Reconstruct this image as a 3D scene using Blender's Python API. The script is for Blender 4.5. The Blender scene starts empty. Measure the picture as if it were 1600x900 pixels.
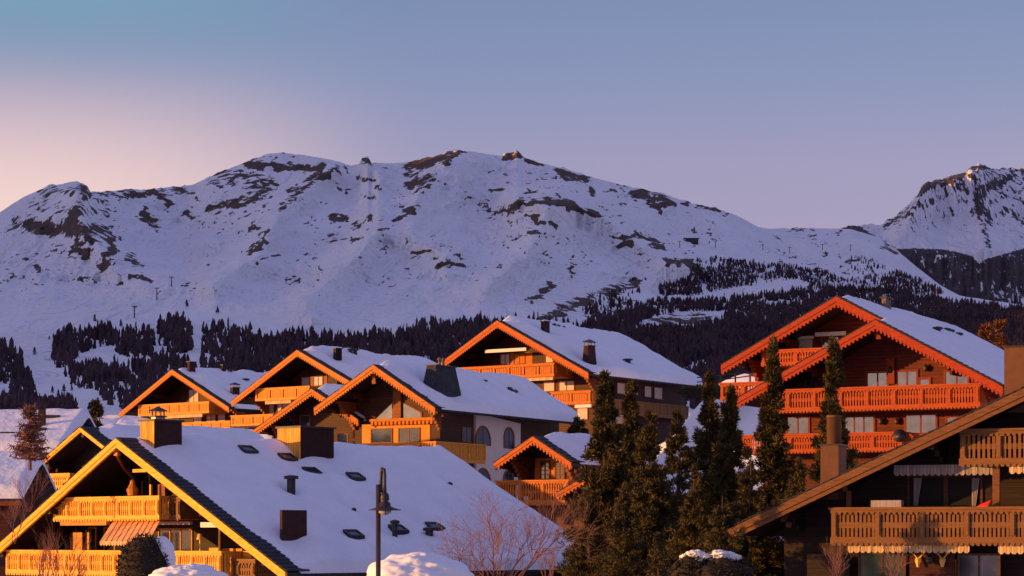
import bpy, math, random
import numpy as np
from mathutils import Vector
R = math.radians
scene = bpy.context.scene
col = scene.collection

# ------------------------------------------------------------------ camera
F, HZ = 3500.0, 840.0           # focal length in photo pixels, horizon row
cam = bpy.data.objects.new('camera', bpy.data.cameras.new('camera'))
col.objects.link(cam)
cam.data.sensor_width = 36.0
cam.data.lens = F / 1600 * 36
cam.data.shift_y = (HZ - 450) / 1600
cam.data.clip_start = 0.5
cam.data.clip_end = 40000
cam.location = (0, 0, 0)
cam.rotation_euler = (R(90), 0, 0)
scene.camera = cam

# ------------------------------------------------------------------ light
SUN_PHI, SUN_EL = R(76), R(4.0)      # sun stands to the left and behind the camera
sun_pos = Vector((-math.sin(SUN_PHI) * math.cos(SUN_EL), -math.cos(SUN_PHI) * math.cos(SUN_EL), math.sin(SUN_EL)))
sl = bpy.data.lights.new('sun', 'SUN')
sl.energy = 5.0
sl.angle = R(0.5)
sl.color = (1.0, 0.47, 0.11)
sun = bpy.data.objects.new('sun', sl)
col.objects.link(sun)
sun.rotation_euler = sun_pos.to_track_quat('Z', 'Y').to_euler()

world = bpy.data.worlds.new('World')
scene.world = world
world.use_nodes = True
nt = world.node_tree
nt.nodes.clear()
def N(nt, t, **kw):
    n = nt.nodes.new(t)
    for k, v in kw.items():
        setattr(n, k, v)
    return n
def wl(a, b): nt.links.new(a, b)
out = N(nt, 'ShaderNodeOutputWorld')
sky = N(nt, 'ShaderNodeTexSky', sky_type='NISHITA', sun_disc=False, sun_elevation=SUN_EL,
        sun_rotation=math.pi + SUN_PHI)
bg1 = N(nt, 'ShaderNodeBackground'); bg1.inputs[1].default_value = 0.05
wl(sky.outputs[0], bg1.inputs[0])
tc = N(nt, 'ShaderNodeTexCoord')
sx = N(nt, 'ShaderNodeSeparateXYZ'); wl(tc.outputs['Generated'], sx.inputs[0])
# dusk colours by height above the horizon
mr = N(nt, 'ShaderNodeMapRange'); wl(sx.outputs[2], mr.inputs[0])
mr.inputs[1].default_value = 0.10; mr.inputs[2].default_value = 0.58
cr = N(nt, 'ShaderNodeValToRGB'); wl(mr.outputs[0], cr.inputs[0])
e = cr.color_ramp.elements
e[0].position = 0; e[0].color = (0.38, 0.27, 0.50, 1)
e[1].position = 1; e[1].color = (0.27, 0.26, 0.58, 1)
m_ = e.new(0.13); m_.color = (0.33, 0.27, 0.51, 1)
m_ = e.new(0.21); m_.color = (0.215, 0.245, 0.49, 1)
m_ = e.new(0.32); m_.color = (0.140, 0.205, 0.43, 1)
m_ = e.new(0.60); m_.color = (0.17, 0.21, 0.50, 1)
# pink glow low on the left
g = Vector((-1150 / F, 1, 560 / F)).normalized()
dp = N(nt, 'ShaderNodeVectorMath', operation='DOT_PRODUCT'); wl(tc.outputs['Generated'], dp.inputs[0])
dp.inputs[1].default_value = g
mg = N(nt, 'ShaderNodeMapRange', interpolation_type='SMOOTHERSTEP'); wl(dp.outputs['Value'], mg.inputs[0])
mg.inputs[1].default_value = math.cos(R(17)); mg.inputs[2].default_value = 1.0
me = N(nt, 'ShaderNodeMapRange', interpolation_type='SMOOTHSTEP'); wl(sx.outputs[2], me.inputs[0])
me.inputs[1].default_value = 0.226; me.inputs[2].default_value = 0.135
mm = N(nt, 'ShaderNodeMath', operation='MULTIPLY'); wl(mg.outputs[0], mm.inputs[0]); wl(me.outputs[0], mm.inputs[1])
mx = N(nt, 'ShaderNodeMixRGB'); wl(mm.outputs[0], mx.inputs[0]); wl(cr.outputs[0], mx.inputs[1])
mx.inputs[2].default_value = (1.02, 0.68, 0.66, 1)
# teal high on the left
mt = N(nt, 'ShaderNodeMapRange', interpolation_type='SMOOTHSTEP'); wl(sx.outputs[2], mt.inputs[0])
mt.inputs[1].default_value = 0.190; mt.inputs[2].default_value = 0.245
mt2 = N(nt, 'ShaderNodeMath', operation='MULTIPLY'); wl(mt.outputs[0], mt2.inputs[0]); wl(mg.outputs[0], mt2.inputs[1])
mt3 = N(nt, 'ShaderNodeMath', operation='MULTIPLY', use_clamp=True); wl(mt2.outputs[0], mt3.inputs[0]); mt3.inputs[1].default_value = 0.9
mx2 = N(nt, 'ShaderNodeMixRGB'); wl(mt3.outputs[0], mx2.inputs[0]); wl(mx.outputs[0], mx2.inputs[1])
mx2.inputs[2].default_value = (0.15, 0.36, 0.52, 1)
# broad sunset glow round the sun, behind the viewer's left shoulder
gs = Vector((-math.sin(SUN_PHI), -math.cos(SUN_PHI), 0.12)).normalized()
dq = N(nt, 'ShaderNodeVectorMath', operation='DOT_PRODUCT'); wl(tc.outputs['Generated'], dq.inputs[0]); dq.inputs[1].default_value = gs
mq = N(nt, 'ShaderNodeMapRange', interpolation_type='SMOOTHSTEP'); wl(dq.outputs['Value'], mq.inputs[0]); mq.inputs[1].default_value = 0.12; mq.inputs[2].default_value = 1.0
mz = N(nt, 'ShaderNodeMapRange'); wl(sx.outputs[2], mz.inputs[0]); mz.inputs[1].default_value = 0.65; mz.inputs[2].default_value = 0.05
mw = N(nt, 'ShaderNodeMath', operation='MULTIPLY'); wl(mq.outputs[0], mw.inputs[0]); wl(mz.outputs[0], mw.inputs[1])
mx3 = N(nt, 'ShaderNodeMixRGB'); wl(mw.outputs[0], mx3.inputs[0]); wl(mx2.outputs[0], mx3.inputs[1]); mx3.inputs[2].default_value = (0.74, 0.50, 0.62, 1)
bg2 = N(nt, 'ShaderNodeBackground'); wl(mx3.outputs[0], bg2.inputs[0]); bg2.inputs[1].default_value = 0.60
ad = N(nt, 'ShaderNodeAddShader'); wl(bg1.outputs[0], ad.inputs[0]); wl(bg2.outputs[0], ad.inputs[1])
wl(ad.outputs[0], out.inputs[0])

vs = scene.view_settings
vs.view_transform = 'Standard'; vs.look = 'None'; vs.gamma = 1; vs.exposure = 0.40
vs.use_curve_mapping = False

# ------------------------------------------------------------------ materials
def mat(name, c, rough=0.8, spec=0.3, metal=0.0, var=0.25, scale=3.0, bump=0.0, bscale=20, planks=0, stretch=None, emit=None):
    m = bpy.data.materials.new(name); m.use_nodes = True
    t = m.node_tree; b = t.nodes['Principled BSDF']
    b.inputs['Roughness'].default_value = rough
    b.inputs['Metallic'].default_value = metal
    b.inputs['Specular IOR Level'].default_value = spec
    L = t.links.new
    co = N(t, 'ShaderNodeTexCoord')
    mp = N(t, 'ShaderNodeMapping'); L(co.outputs['Object'], mp.inputs[0])
    if stretch: mp.inputs['Scale'].default_value = stretch
    nz = N(t, 'ShaderNodeTexNoise'); L(mp.outputs[0], nz.inputs[0])
    nz.inputs['Scale'].default_value = scale; nz.inputs['Detail'].default_value = 6
    nz.inputs['Roughness'].default_value = 0.65
    r = N(t, 'ShaderNodeMapRange'); L(nz.outputs[0], r.inputs[0])
    r.inputs[1].default_value = 0.3; r.inputs[2].default_value = 0.7
    r.inputs[3].default_value = 1 - var; r.inputs[4].default_value = 1 + var
    last = r.outputs[0]
    if planks:
        s = N(t, 'ShaderNodeSeparateXYZ'); L(co.outputs['Object'], s.inputs[0])
        q = N(t, 'ShaderNodeMath', operation='MULTIPLY'); L(s.outputs[2 if planks > 0 else 0], q.inputs[0]); q.inputs[1].default_value = 1 / abs(planks)
        fr = N(t, 'ShaderNodeMath', operation='FRACT'); L(q.outputs[0], fr.inputs[0])
        g1 = N(t, 'ShaderNodeMath', operation='GREATER_THAN'); L(fr.outputs[0], g1.inputs[0]); g1.inputs[1].default_value = 0.14
        g2 = N(t, 'ShaderNodeMapRange'); L(g1.outputs[0], g2.inputs[0]); g2.inputs[3].default_value = 0.35
        fl = N(t, 'ShaderNodeMath', operation='FLOOR'); L(q.outputs[0], fl.inputs[0])
        wn = N(t, 'ShaderNodeTexWhiteNoise', noise_dimensions='1D'); L(fl.outputs[0], wn.inputs['W'])
        w2 = N(t, 'ShaderNodeMapRange'); L(wn.outputs[0], w2.inputs[0]); w2.inputs[3].default_value = 0.75; w2.inputs[4].default_value = 1.2
        a = N(t, 'ShaderNodeMath', operation='MULTIPLY'); L(g2.outputs[0], a.inputs[0]); L(w2.outputs[0], a.inputs[1])
        a2 = N(t, 'ShaderNodeMath', operation='MULTIPLY'); L(a.outputs[0], a2.inputs[0]); L(last, a2.inputs[1])
        last = a2.outputs[0]
    mu = N(t, 'ShaderNodeVectorMath', operation='SCALE'); mu.inputs[0].default_value = c[:3]
    L(last, mu.inputs['Scale']); L(mu.outputs[0], b.inputs['Base Color'])
    if bump:
        n2 = N(t, 'ShaderNodeTexNoise'); L(co.outputs['Object'], n2.inputs[0]); n2.inputs['Scale'].default_value = bscale; n2.inputs['Detail'].default_value = 5
        bp = N(t, 'ShaderNodeBump'); L(n2.outputs[0], bp.inputs['Height']); bp.inputs['Strength'].default_value = 0.6
        bp.inputs['Distance'].default_value = bump; L(bp.outputs[0], b.inputs['Normal'])
    if emit:
        b.inputs['Emission Color'].default_value = (*emit[:3], 1); b.inputs['Emission Strength'].default_value = emit[3]
    return m
def wood(name, c, planks=0, var=0.42): return mat(name, c, 0.62, 0.25, var=var, scale=2.2, stretch=(1, 1, 6), planks=planks, bump=0.01, bscale=30)

M = {}
M['snow'] = mat('snow', (0.80, 0.80, 0.82), 0.7, 0.2, var=0.04, scale=0.4, bump=0.06, bscale=2.2)
M['snow_roof'] = mat('roof snow', (0.80, 0.80, 0.83), 0.65, 0.25, var=0.05, scale=0.6, bump=0.10, bscale=2.6)
M['slate'] = mat('slate', (0.035, 0.035, 0.042), 0.8, 0.2, var=0.5, scale=3, bump=0.05, bscale=5)
M['dark'] = mat('dark stain', (0.030, 0.014, 0.010), 0.8, 0.2)
M['inner'] = mat('painted dark interior', (0.010, 0.008, 0.008), 0.6, 0.2)  # near-black pane colour stands in for the unlit room
M['plaster'] = mat('plaster', (0.72, 0.56, 0.46), 0.9, 0.2, var=0.06, scale=1.5, bump=0.01)
M['white'] = mat('white paint', (0.72, 0.66, 0.60), 0.7, 0.3, var=0.06)
M['shutter'] = mat('roller blind', (0.62, 0.50, 0.46), 0.8, 0.2, var=0.06)
M['glass'] = mat('window glass', (0.24, 0.24, 0.27), 0.06, 0.6, metal=0.85, var=0.25, scale=0.9)
M['glass_dark'] = mat('dark glass', (0.09, 0.10, 0.12), 0.08, 0.6, metal=0.7, var=0.3, scale=0.9)
M['glass_green'] = mat('green glass', (0.05, 0.07, 0.045), 0.12, 0.6, metal=0.3, var=0.5, scale=1.2)
M['metal'] = mat('dark metal', (0.035, 0.03, 0.035), 0.5, 0.5, metal=0.4)
M['steel'] = mat('steel', (0.22, 0.2, 0.2), 0.35, 0.5, metal=0.8)
M['pole'] = mat('lamp pole paint', (0.06, 0.035, 0.03), 0.35, 0.5, metal=0.3)
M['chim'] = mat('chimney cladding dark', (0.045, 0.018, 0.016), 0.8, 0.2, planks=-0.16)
M['chim_lit'] = mat('painted sunlit chimney wood', (0.74, 0.32, 0.05), 0.7, 0.2, planks=-0.19, stretch=(3, 3, 0.6), var=0.3)  # bright copy of the chimney wood, sunlight put into its colour
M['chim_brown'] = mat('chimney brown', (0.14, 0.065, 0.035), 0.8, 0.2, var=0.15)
M['stone'] = mat('stone', (0.16, 0.12, 0.10), 0.9, 0.2, var=0.5, scale=5, bump=0.05, bscale=4)
M['awning'] = mat('striped awning cloth', (0.80, 0.45, 0.20), 0.85, 0.1, var=0.06, planks=-0.16)
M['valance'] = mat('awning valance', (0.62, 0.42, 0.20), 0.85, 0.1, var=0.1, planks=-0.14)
M['valance_shade'] = mat('shaded valance', (0.36, 0.30, 0.26), 0.85, 0.1, var=0.1, planks=-0.14)  # greyer copy of the valance cloth with shade put into the colour
M['curtain'] = mat('curtain', (0.34, 0.30, 0.32), 0.9, 0.1, var=0.3, stretch=(9, 9, 0.3))
M['bone'] = mat('bone yellow', (0.80, 0.48, 0.10), 0.7, 0.3, var=0.1)
M['red'] = mat('red cloth', (0.65, 0.03, 0.02), 0.7, 0.2)
M['bark'] = mat('bark', (0.07, 0.045, 0.035), 0.9, 0.1, var=0.4, scale=8)
M['twig'] = mat('reddish twigs', (0.17, 0.075, 0.055), 0.8, 0.2, var=0.2)
M['twig_dark'] = mat('dull twigs', (0.15, 0.07, 0.06), 0.8, 0.2, var=0.2)
M['hedge'] = mat('hedge leaves', (0.030, 0.022, 0.014), 0.8, 0.2, var=0.5, scale=14)
# needles: green leaning to brown in clumps, darker and lighter bunches
def foliage(name, c1, c2, sc=1.1):
    m = bpy.data.materials.new(name); m.use_nodes = True
    t = m.node_tree; b = t.nodes['Principled BSDF']; L = t.links.new
    co = N(t, 'ShaderNodeTexCoord'); nz = N(t, 'ShaderNodeTexNoise'); L(co.outputs['Object'], nz.inputs[0])
    nz.inputs['Scale'].default_value = sc; nz.inputs['Detail'].default_value = 5; nz.inputs['Roughness'].default_value = 0.75
    rr = N(t, 'ShaderNodeValToRGB'); L(nz.outputs[0], rr.inputs[0])
    rr.color_ramp.elements[0].position = 0.36; rr.color_ramp.elements[0].color = (*c1, 1)
    rr.color_ramp.elements[1].position = 0.64; rr.color_ramp.elements[1].color = (*c2, 1)
    L(rr.outputs[0], b.inputs['Base Color'])
    b.inputs['Roughness'].default_value = 0.75; b.inputs['Specular IOR Level'].default_value = 0.15
    return m
M['needles'] = foliage('spruce needles', (0.014, 0.015, 0.008), (0.120, 0.086, 0.024))
M['needles_gold'] = foliage('larch needles', (0.12, 0.05, 0.02), (0.26, 0.10, 0.03))
M['far_needles'] = foliage('far wood', (0.022, 0.013, 0.019), (0.080, 0.046, 0.056), 0.02)

# ------------------------------------------------------------------ mesh helpers
def tag(o, label=None, cat=None, group=None, kind=None):
    if label: o['label'] = label
    if cat: o['category'] = cat
    if group: o['group'] = group
    if kind: o['kind'] = kind
    return o
def empty(name, loc, rz=0.0):
    o = bpy.data.objects.new(name, None); col.objects.link(o)
    o.location = loc; o.rotation_euler = (0, 0, rz); o.empty_display_size = 0.5
    return o
class MB:
    def __init__(s): s.v = []; s.f = []
    def add(s, vs, fs):
        b = len(s.v); s.v += [tuple(p) for p in vs]; s.f += [tuple(i + b for i in f) for f in fs]
    def box(s, x0, x1, y0, y1, z0, z1):
        s.add([(x0,y0,z0),(x1,y0,z0),(x1,y1,z0),(x0,y1,z0),(x0,y0,z1),(x1,y0,z1),(x1,y1,z1),(x0,y1,z1)],
              [(0,3,2,1),(4,5,6,7),(0,1,5,4),(1,2,6,5),(2,3,7,6),(3,0,4,7)])
    def prism(s, poly, y0, y1):      # poly of (x,z), extruded along y
        n = len(poly)
        s.add([(p[0], y0, p[1]) for p in poly] + [(p[0], y1, p[1]) for p in poly],
              [tuple(range(n)), tuple(range(2*n-1, n-1, -1))] + [(i, i+n, (i+1) % n + n, (i+1) % n) for i in range(n)])
    def hull8(s, p): s.add(p, [(0,3,2,1),(4,5,6,7),(0,1,5,4),(1,2,6,5),(2,3,7,6),(3,0,4,7)])
    def tube(s, pts, rad, n=6):
        rings = []
        for i, p in enumerate(pts):
            p = Vector(p)
            d = (Vector(pts[min(i+1, len(pts)-1)]) - Vector(pts[max(i-1, 0)]))
            d = d.normalized() if d.length > 1e-6 else Vector((0,0,1))
            a = d.cross(Vector((0.3,0.9,0.2))).normalized(); b = d.cross(a)
            r = rad[i] if isinstance(rad, (list, tuple)) else rad
            rings.append([p + (a*math.cos(k*2*math.pi/n) + b*math.sin(k*2*math.pi/n))*r for k in range(n)])
        vs = [q for rg in rings for q in rg]; fs = []
        for i in range(len(pts)-1):
            for k in range(n):
                fs.append((i*n+k, i*n+(k+1) % n, (i+1)*n+(k+1) % n, (i+1)*n+k))
        fs.append(tuple(range(n-1, -1, -1))); fs.append(tuple(range((len(pts)-1)*n, len(pts)*n)))
        s.add(vs, fs)
    def lathe(s, cx, cy, prof, n=16):     # prof: list of (r,z)
        vs = []; fs = []
        for r, z in prof:
            for k in range(n):
                a = k*2*math.pi/n; vs.append((cx+r*math.cos(a), cy+r*math.sin(a), z))
        for i in range(len(prof)-1):
            for k in range(n):
                fs.append((i*n+k, i*n+(k+1) % n, (i+1)*n+(k+1) % n, (i+1)*n+k))
        fs.append(tuple(range(n-1, -1, -1))); fs.append(tuple(range((len(prof)-1)*n, len(prof)*n)))
        s.add(vs, fs)
    def build(s, name, m, parent=None, smooth=False):
        me = bpy.data.meshes.new(name); me.from_pydata(s.v, [], s.f); me.validate(); me.update()
        me.materials.append(m)
        if smooth: me.polygons.foreach_set('use_smooth', [True]*len(me.polygons))
        o = bpy.data.objects.new(name, me); col.objects.link(o)
        if parent: o.parent = parent
        return o
def np_mesh(name, V, Fq, m, smooth=False, parent=None, attr=None):
    V = np.asarray(V, dtype=np.float32); Fq = np.asarray(Fq, dtype=np.int32); k = Fq.shape[1]
    me = bpy.data.meshes.new(name)
    me.vertices.add(len(V)); me.vertices.foreach_set('co', V.ravel())
    me.loops.add(Fq.size); me.loops.foreach_set('vertex_index', Fq.ravel())
    me.polygons.add(len(Fq)); me.polygons.foreach_set('loop_start', np.arange(0, Fq.size, k, dtype=np.int32))
    me.polygons.foreach_set('loop_total', np.full(len(Fq), k, dtype=np.int32))
    if smooth: me.polygons.foreach_set('use_smooth', np.ones(len(Fq), dtype=bool))
    me.update(calc_edges=True)
    if attr:
        for an, arr in attr.items():
            a = me.attributes.new(an, 'FLOAT', 'POINT'); a.data.foreach_set('value', np.asarray(arr, dtype=np.float32))
    me.materials.append(m)
    o = bpy.data.objects.new(name, me); col.objects.link(o)
    if parent: o.parent = parent
    return o
def grid_faces(nr, nc):
    i = np.arange(nr-1)[:, None]*nc + np.arange(nc-1)[None, :]
    return np.stack([i, i+1, i+nc+1, i+nc], -1).reshape(-1, 4)
def _hash(ix, iy, seed):
    h = (ix.astype(np.int64)*374761393 + iy.astype(np.int64)*668265263 + seed*974634777) & 0x7fffffff
    h = ((h ^ (h >> 13))*1274126177) & 0x7fffffff
    return ((h ^ (h >> 16)) & 0xffff)/65535.0
def vnoise(x, y, seed=0):
    ix = np.floor(x); iy = np.floor(y); fx = x-ix; fy = y-iy
    fx = fx*fx*(3-2*fx); fy = fy*fy*(3-2*fy)
    a = _hash(ix, iy, seed); b = _hash(ix+1, iy, seed); c = _hash(ix, iy+1, seed); d = _hash(ix+1, iy+1, seed)
    return (a*(1-fx)+b*fx)*(1-fy) + (c*(1-fx)+d*fx)*fy
def fbm(x, y, oct=5, seed=0, gain=0.5):
    x = np.asarray(x, float); y = np.asarray(y, float)
    t = 0; a = 1.0; n = 0
    for o in range(oct):
        t = t + a*vnoise(x*2**o+o*17.3, y*2**o-o*9.1, seed+o); n += a; a *= gain
    return t/n
def ridged(x, y, oct=5, seed=0):
    x = np.asarray(x, float); y = np.asarray(y, float); t = 0; a = 1.0; n = 0
    for o in range(oct):
        t = t + a*(1-np.abs(2*vnoise(x*2**o+o*7.7, y*2**o+o*3.3, seed+o)-1)); n += a; a *= 0.55
    return t/n
def ray(px, py, Y): return Vector(((px-800)/F*Y, Y, (HZ-py)/F*Y))
def seg_d(px, py, a, b):
    ax, ay = a; bx, by = b; dx, dy = bx-ax, by-ay
    t = np.clip(((px-ax)*dx+(py-ay)*dy)/(dx*dx+dy*dy+1e-9), 0, 1)
    return np.hypot(px-ax-t*dx, py-ay-t*dy)
def inpoly(px, py, poly):
    c = np.zeros(np.shape(px), bool); n = len(poly)
    for i in range(n):
        x0, y0 = poly[i]; x1, y1 = poly[(i+1) % n]
        if y0 == y1: continue
        c ^= ((y0 > py) != (y1 > py)) & (px < (x1-x0)*(py-y0)/(y1-y0)+x0)
    return c

# ------------------------------------------------------------------ terrain: village slope, range and far peak
SKY = [(-1400,520),(-700,470),(-400,430),(-200,395),(-100,378),(0,332),(20,318),(40,306),(60,298),(80,289),(100,286),(120,283),(137,291),(140,299),(165,299),(190,295),(215,297),
  (240,294),(262,293),(285,291),(300,289),(340,270),(380,255),(400,246),(420,240),(440,238),(480,243),(520,250),(548,259),(562,256),(565,246),(575,244),(580,253),
  (600,255),(640,254),(648,250),(680,244),(700,236),(714,233),(728,236),(760,240),(783,244),(790,239),(800,240),(808,236),(818,245),(850,256),(880,262),(920,276),(970,288),
  (1010,298),(1040,304),(1080,318),(1120,325),(1150,336),(1185,355),(1200,357),(1260,356),(1330,358),(1370,370),(1400,390),(1430,415),(1470,446),(1500,462),
  (1600,477),(1800,480),(2300,470),(3200,500)]
SX, SY_ = zip(*SKY)
NEAR = [(4,-8),(60,-6.3),(100,-5.2),(125,-3.8),(146,-0.9),(184,3.0),(230,9.0),(290,12.0),(400,17.0),(600,30.0),(900,51.0)]
NX_, NZ_ = zip(*NEAR)
def near_z(x, y):
    z = np.interp(y, NX_, NZ_)+9.6*np.exp(-((x-31)/15.5)**8-((y-200)/(12 if y < 200 else 25))**2)*(1-0.0)
    return z
def dsky(px): return np.interp(px, [-1400, 0, 150, 300, 450, 640, 720, 900, 1200, 1330, 1470, 1600, 3200], [6000, 5500, 5400, 6100, 6600, 6300, 6000, 6100, 6400, 6500, 6100, 5000, 4600])
def far_depth(px, y):
    """distance of the mountain side seen at photo position (px, y)"""
    wr = np.clip((px-760)/320, 0, 1); wr = wr*wr*(3-2*wr)
    y = np.asarray(y, float)
    yt = [440, 500, 560, 600, 642]
    Dl = np.interp(y, yt, [3700, 2700, 1950, 1450, 900]); Dr = np.interp(y, yt, [4400, 3300, 2300, 1600, 900])
    D = Dl*(1-wr)+Dr*wr
    D440 = 3700*(1-wr)+4400*wr
    s = np.interp(px, SX, SY_); ds = np.maximum(dsky(px), D440+200)
    t = np.clip((440-y)/np.maximum(440-s, 20), 0, 1)
    D = np.where(y < 440, D440+(ds-D440)*(t*0.75+0.25*t*t), D)
    up = np.clip((s-440)/40, 0, 1)             # far right, where the skyline is the wooded shoulder
    m = np.clip((y-s)/14, 0, 1)*np.clip((642-y)/60, 0, 1)
    # bowls and spurs: metres towards (-) or away from (+) the viewer
    def bump(cx, cy, rx, ry, a): return a*np.exp(-((px-cx)/rx)**2-((y-cy)/ry)**2)
    def spur(pts, w, a):
        d = np.min([seg_d(px, y, pts[i], pts[i+1]) for i in range(len(pts)-1)], axis=0); return a*np.exp(-(d/w)**1.5)
    b = bump(260, 375, 80, 60, 560)+bump(60, 420, 60, 60, 120)+bump(480, 330, 60, 40, 200)+bump(760, 330, 60, 55, 380)+bump(980, 370, 90, 40, 170)
    b += bump(680, 440, 120, 30, -120)+bump(330, 450, 80, 25, -220)
    b += spur([(120,290),(130,360),(190,415),(260,435)], 26, -420)+spur([(520,262),(440,330),(395,410),(330,440)], 22, -420)
    b += spur([(590,262),(595,350),(560,400),(480,470)], 26, -480)+spur([(690,250),(640,330),(640,370),(700,400)], 26, -360)
    b += spur([(800,318),(870,316),(930,335),(990,380),(1060,420)], 26, -480)+spur([(860,330),(820,400),(760,450)], 24, -300)
    b += spur([(1040,306),(1010,340)], 16, -100)+spur([(940,440),(880,470),(840,500)], 20, -160)
    n = (ridged(px/95+y/160, y/60-px/300, 5, 3)-0.55)*-300+(ridged(px/28+y/70, y/22, 4, 9)-0.55)*-75+(fbm(px/10, y/7, 3, 5)-0.5)*26
    lowamp = np.clip((560-y)/120, 0.15, 1)
    return D+(b+n*lowamp)*m
def rock_mask(px, y):
    px = np.asarray(px, float)+0*y; y = np.asarray(y, float)+0*px
    q1 = fbm(px/14, y/9, 4, 61); q2 = fbm(px/14+40, y/9+9, 4, 67)
    px, y = px+(q1-.5)*26, y+(q2-.5)*17
    r = np.zeros(np.shape(px))
    def L(pts, w, s):
        nonlocal r
        d = np.min([seg_d(px, y, pts[i], pts[i+1]) for i in range(len(pts)-1)], axis=0)
        r = np.maximum(r, s*np.clip(1.35-d/w, 0, 1))
    def E(cx, cy, rx, ry, s):
        nonlocal r
        r = np.maximum(r, s*np.clip(1.5-np.hypot((px-cx)/rx, (y-cy)/ry), 0, 1))
    L([(48,352),(85,358),(118,352),(150,372)], 18, .72); E(112,350,16,26,.95); L([(120,382),(130,395)], 12, .9); L([(150,352),(165,360),(178,380),(168,395),(160,420)], 10, .75)
    L([(15,352),(28,342)], 6, .7); L([(200,402),(216,412)], 7, .7); L([(60,300),(100,300),(140,292)], 12, .55); E(132,302,8,16,.8); L([(60,320),(110,325),(160,335)], 14, .4)
    L([(160,306),(195,300),(230,300),(290,300)], 11, .62); L([(240,298),(262,318)], 8, .9); L([(280,298),(296,302)], 9, .75); L([(224,334),(244,352)], 9, .8); E(297,334,8,7,.9)
    L([(384,257),(420,257),(452,262),(478,262),(500,263)], 8, .98); L([(330,280),(380,276),(420,285)], 16, .55); L([(335,325),(370,318),(415,303)], 10, .7); L([(398,290),(425,300)], 8, .6)
    L([(530,262),(480,285),(450,312),(440,328)], 9, .68); L([(412,365),(396,392),(392,400)], 5, .9); L([(390,400),(412,385)], 4, .85); L([(415,403),(436,398)], 2.5, .8)
    E(570,250,9,9,.95); L([(560,280),(585,282)], 4, .7); L([(520,340),(545,338)], 7, .85); E(558,348,8,6,.8); E(578,342,8,10,.8); L([(575,310),(592,308)], 5, .6); L([(510,365),(535,370)], 5, .6); L([(545,372),(570,372)], 4, .8)
    L([(645,256),(675,250),(705,248)], 12, .9); L([(700,238),(725,236)], 4, .9); L([(642,290),(655,282),(672,278)], 9, .85); L([(655,300),(685,285)], 8, .6); L([(618,342),(632,330),(646,328)], 10, .85); L([(655,275),(640,272)], 5, .7)
    L([(785,246),(810,243),(845,256)], 6, .95); L([(868,266),(890,275),(915,282)], 9, .85); L([(770,300),(790,298)], 4, .8); E(928,299,7,7,.9); L([(985,302),(1020,308),(1050,318)], 9, .85); L([(1010,318),(1032,328)], 8, .75)
    E(1075,318,6,5,.9); L([(1092,322),(1118,326)], 5, .85); E(1130,334,5,4,.6); L([(955,302),(970,300)], 4, .5); L([(820,300),(850,295)], 3, .5)
    L([(802,322),(832,315),(870,316),(900,325),(930,333)], 8, .92); L([(770,333),(805,330)], 4, .8); L([(825,338),(848,345),(868,357)], 7, .8); L([(830,366),(850,370)], 4, .7)
    L([(700,405),(720,398)], 5, .5); L([(686,420),(700,410),(722,414)], 4.5, .92); L([(636,394),(668,392)], 4, .8); E(675,405,6,4,.9); L([(628,372),(632,380)], 4, .8)
    L([(962,370),(1000,368),(1035,385)], 6, .85); L([(968,385),(990,378)], 5, .9); L([(1040,410),(1065,408),(1095,425)], 7, .85); L([(885,410),(895,430)], 5, .7)
    L([(830,470),(860,447)], 9, .8); L([(850,500),(880,478),(940,460),(990,440)], 11, .62); L([(900,520),(960,470)], 14, .5); L([(840,500),(880,492)], 6, .7)
    L([(950,500),(985,470)], 10, .55); E(1065,500,60,14,.62); L([(1100,620),(1040,560)], 10, .3); L([(200,430),(218,434),(238,437)], 4, .85); L([(180,445),(195,440)], 4, .7)
    L([(1230,357),(1262,358)], 4, .6); L([(1215,365),(1225,375)], 4, .7); E(1278,365,4,5,.7); E(1312,365,4,5,.7); L([(1320,410),(1345,406)], 3.5, .9); L([(1375,385),(1395,390)], 5, .6)
    L([(1180,380),(1184,376)], 2.5, .6)
    sc_ = np.clip((fbm(px/6.5, y/3.6, 3, 71)-.62)*7, 0, .75)*np.clip((fbm(px/45, y/25, 3, 73)-.46)*9, 0, 1)*np.clip((480-y)/40, 0, 1)
    return np.maximum(r, sc_)
PXC = np.concatenate([np.linspace(-1400, -220, 50), np.linspace(-200, 1800, 860), np.linspace(1820, 3200, 50)])
NYR = np.concatenate([np.geomspace(4, 60, 10)[:-1], np.linspace(60, 300, 60), np.geomspace(300, 900, 34)[1:]])
rows = []
for Yv in NYR:                      # the village slope
    x = (PXC-800)/F*Yv
    z = near_z(x, Yv)+(fbm(x/14, np.full_like(x, Yv/14), 4, 21)-0.5)*min(1.6, Yv/60)
    if Yv > 880: z = np.full_like(x, (HZ-642)/F*Yv)
    rows.append(np.stack([x, np.full_like(x, Yv), z, np.zeros_like(x)], -1))
sk = np.interp(PXC, SX, SY_)
sk = sk+(fbm(PXC/9, PXC*0, 4, 31)-0.5)*3.4*np.where(rock_mask(PXC, sk+3) > 0.3, 1.6, 0.4)
NF = 380
for i in range(1, NF+1):
    s = i/NF; y = 642+(sk-642)*s
    D = far_depth(PXC, y)
    rows.append(np.stack([(PXC-800)/F*D, D, (HZ-y)/F*D, rock_mask(PXC, y)], -1))
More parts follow.
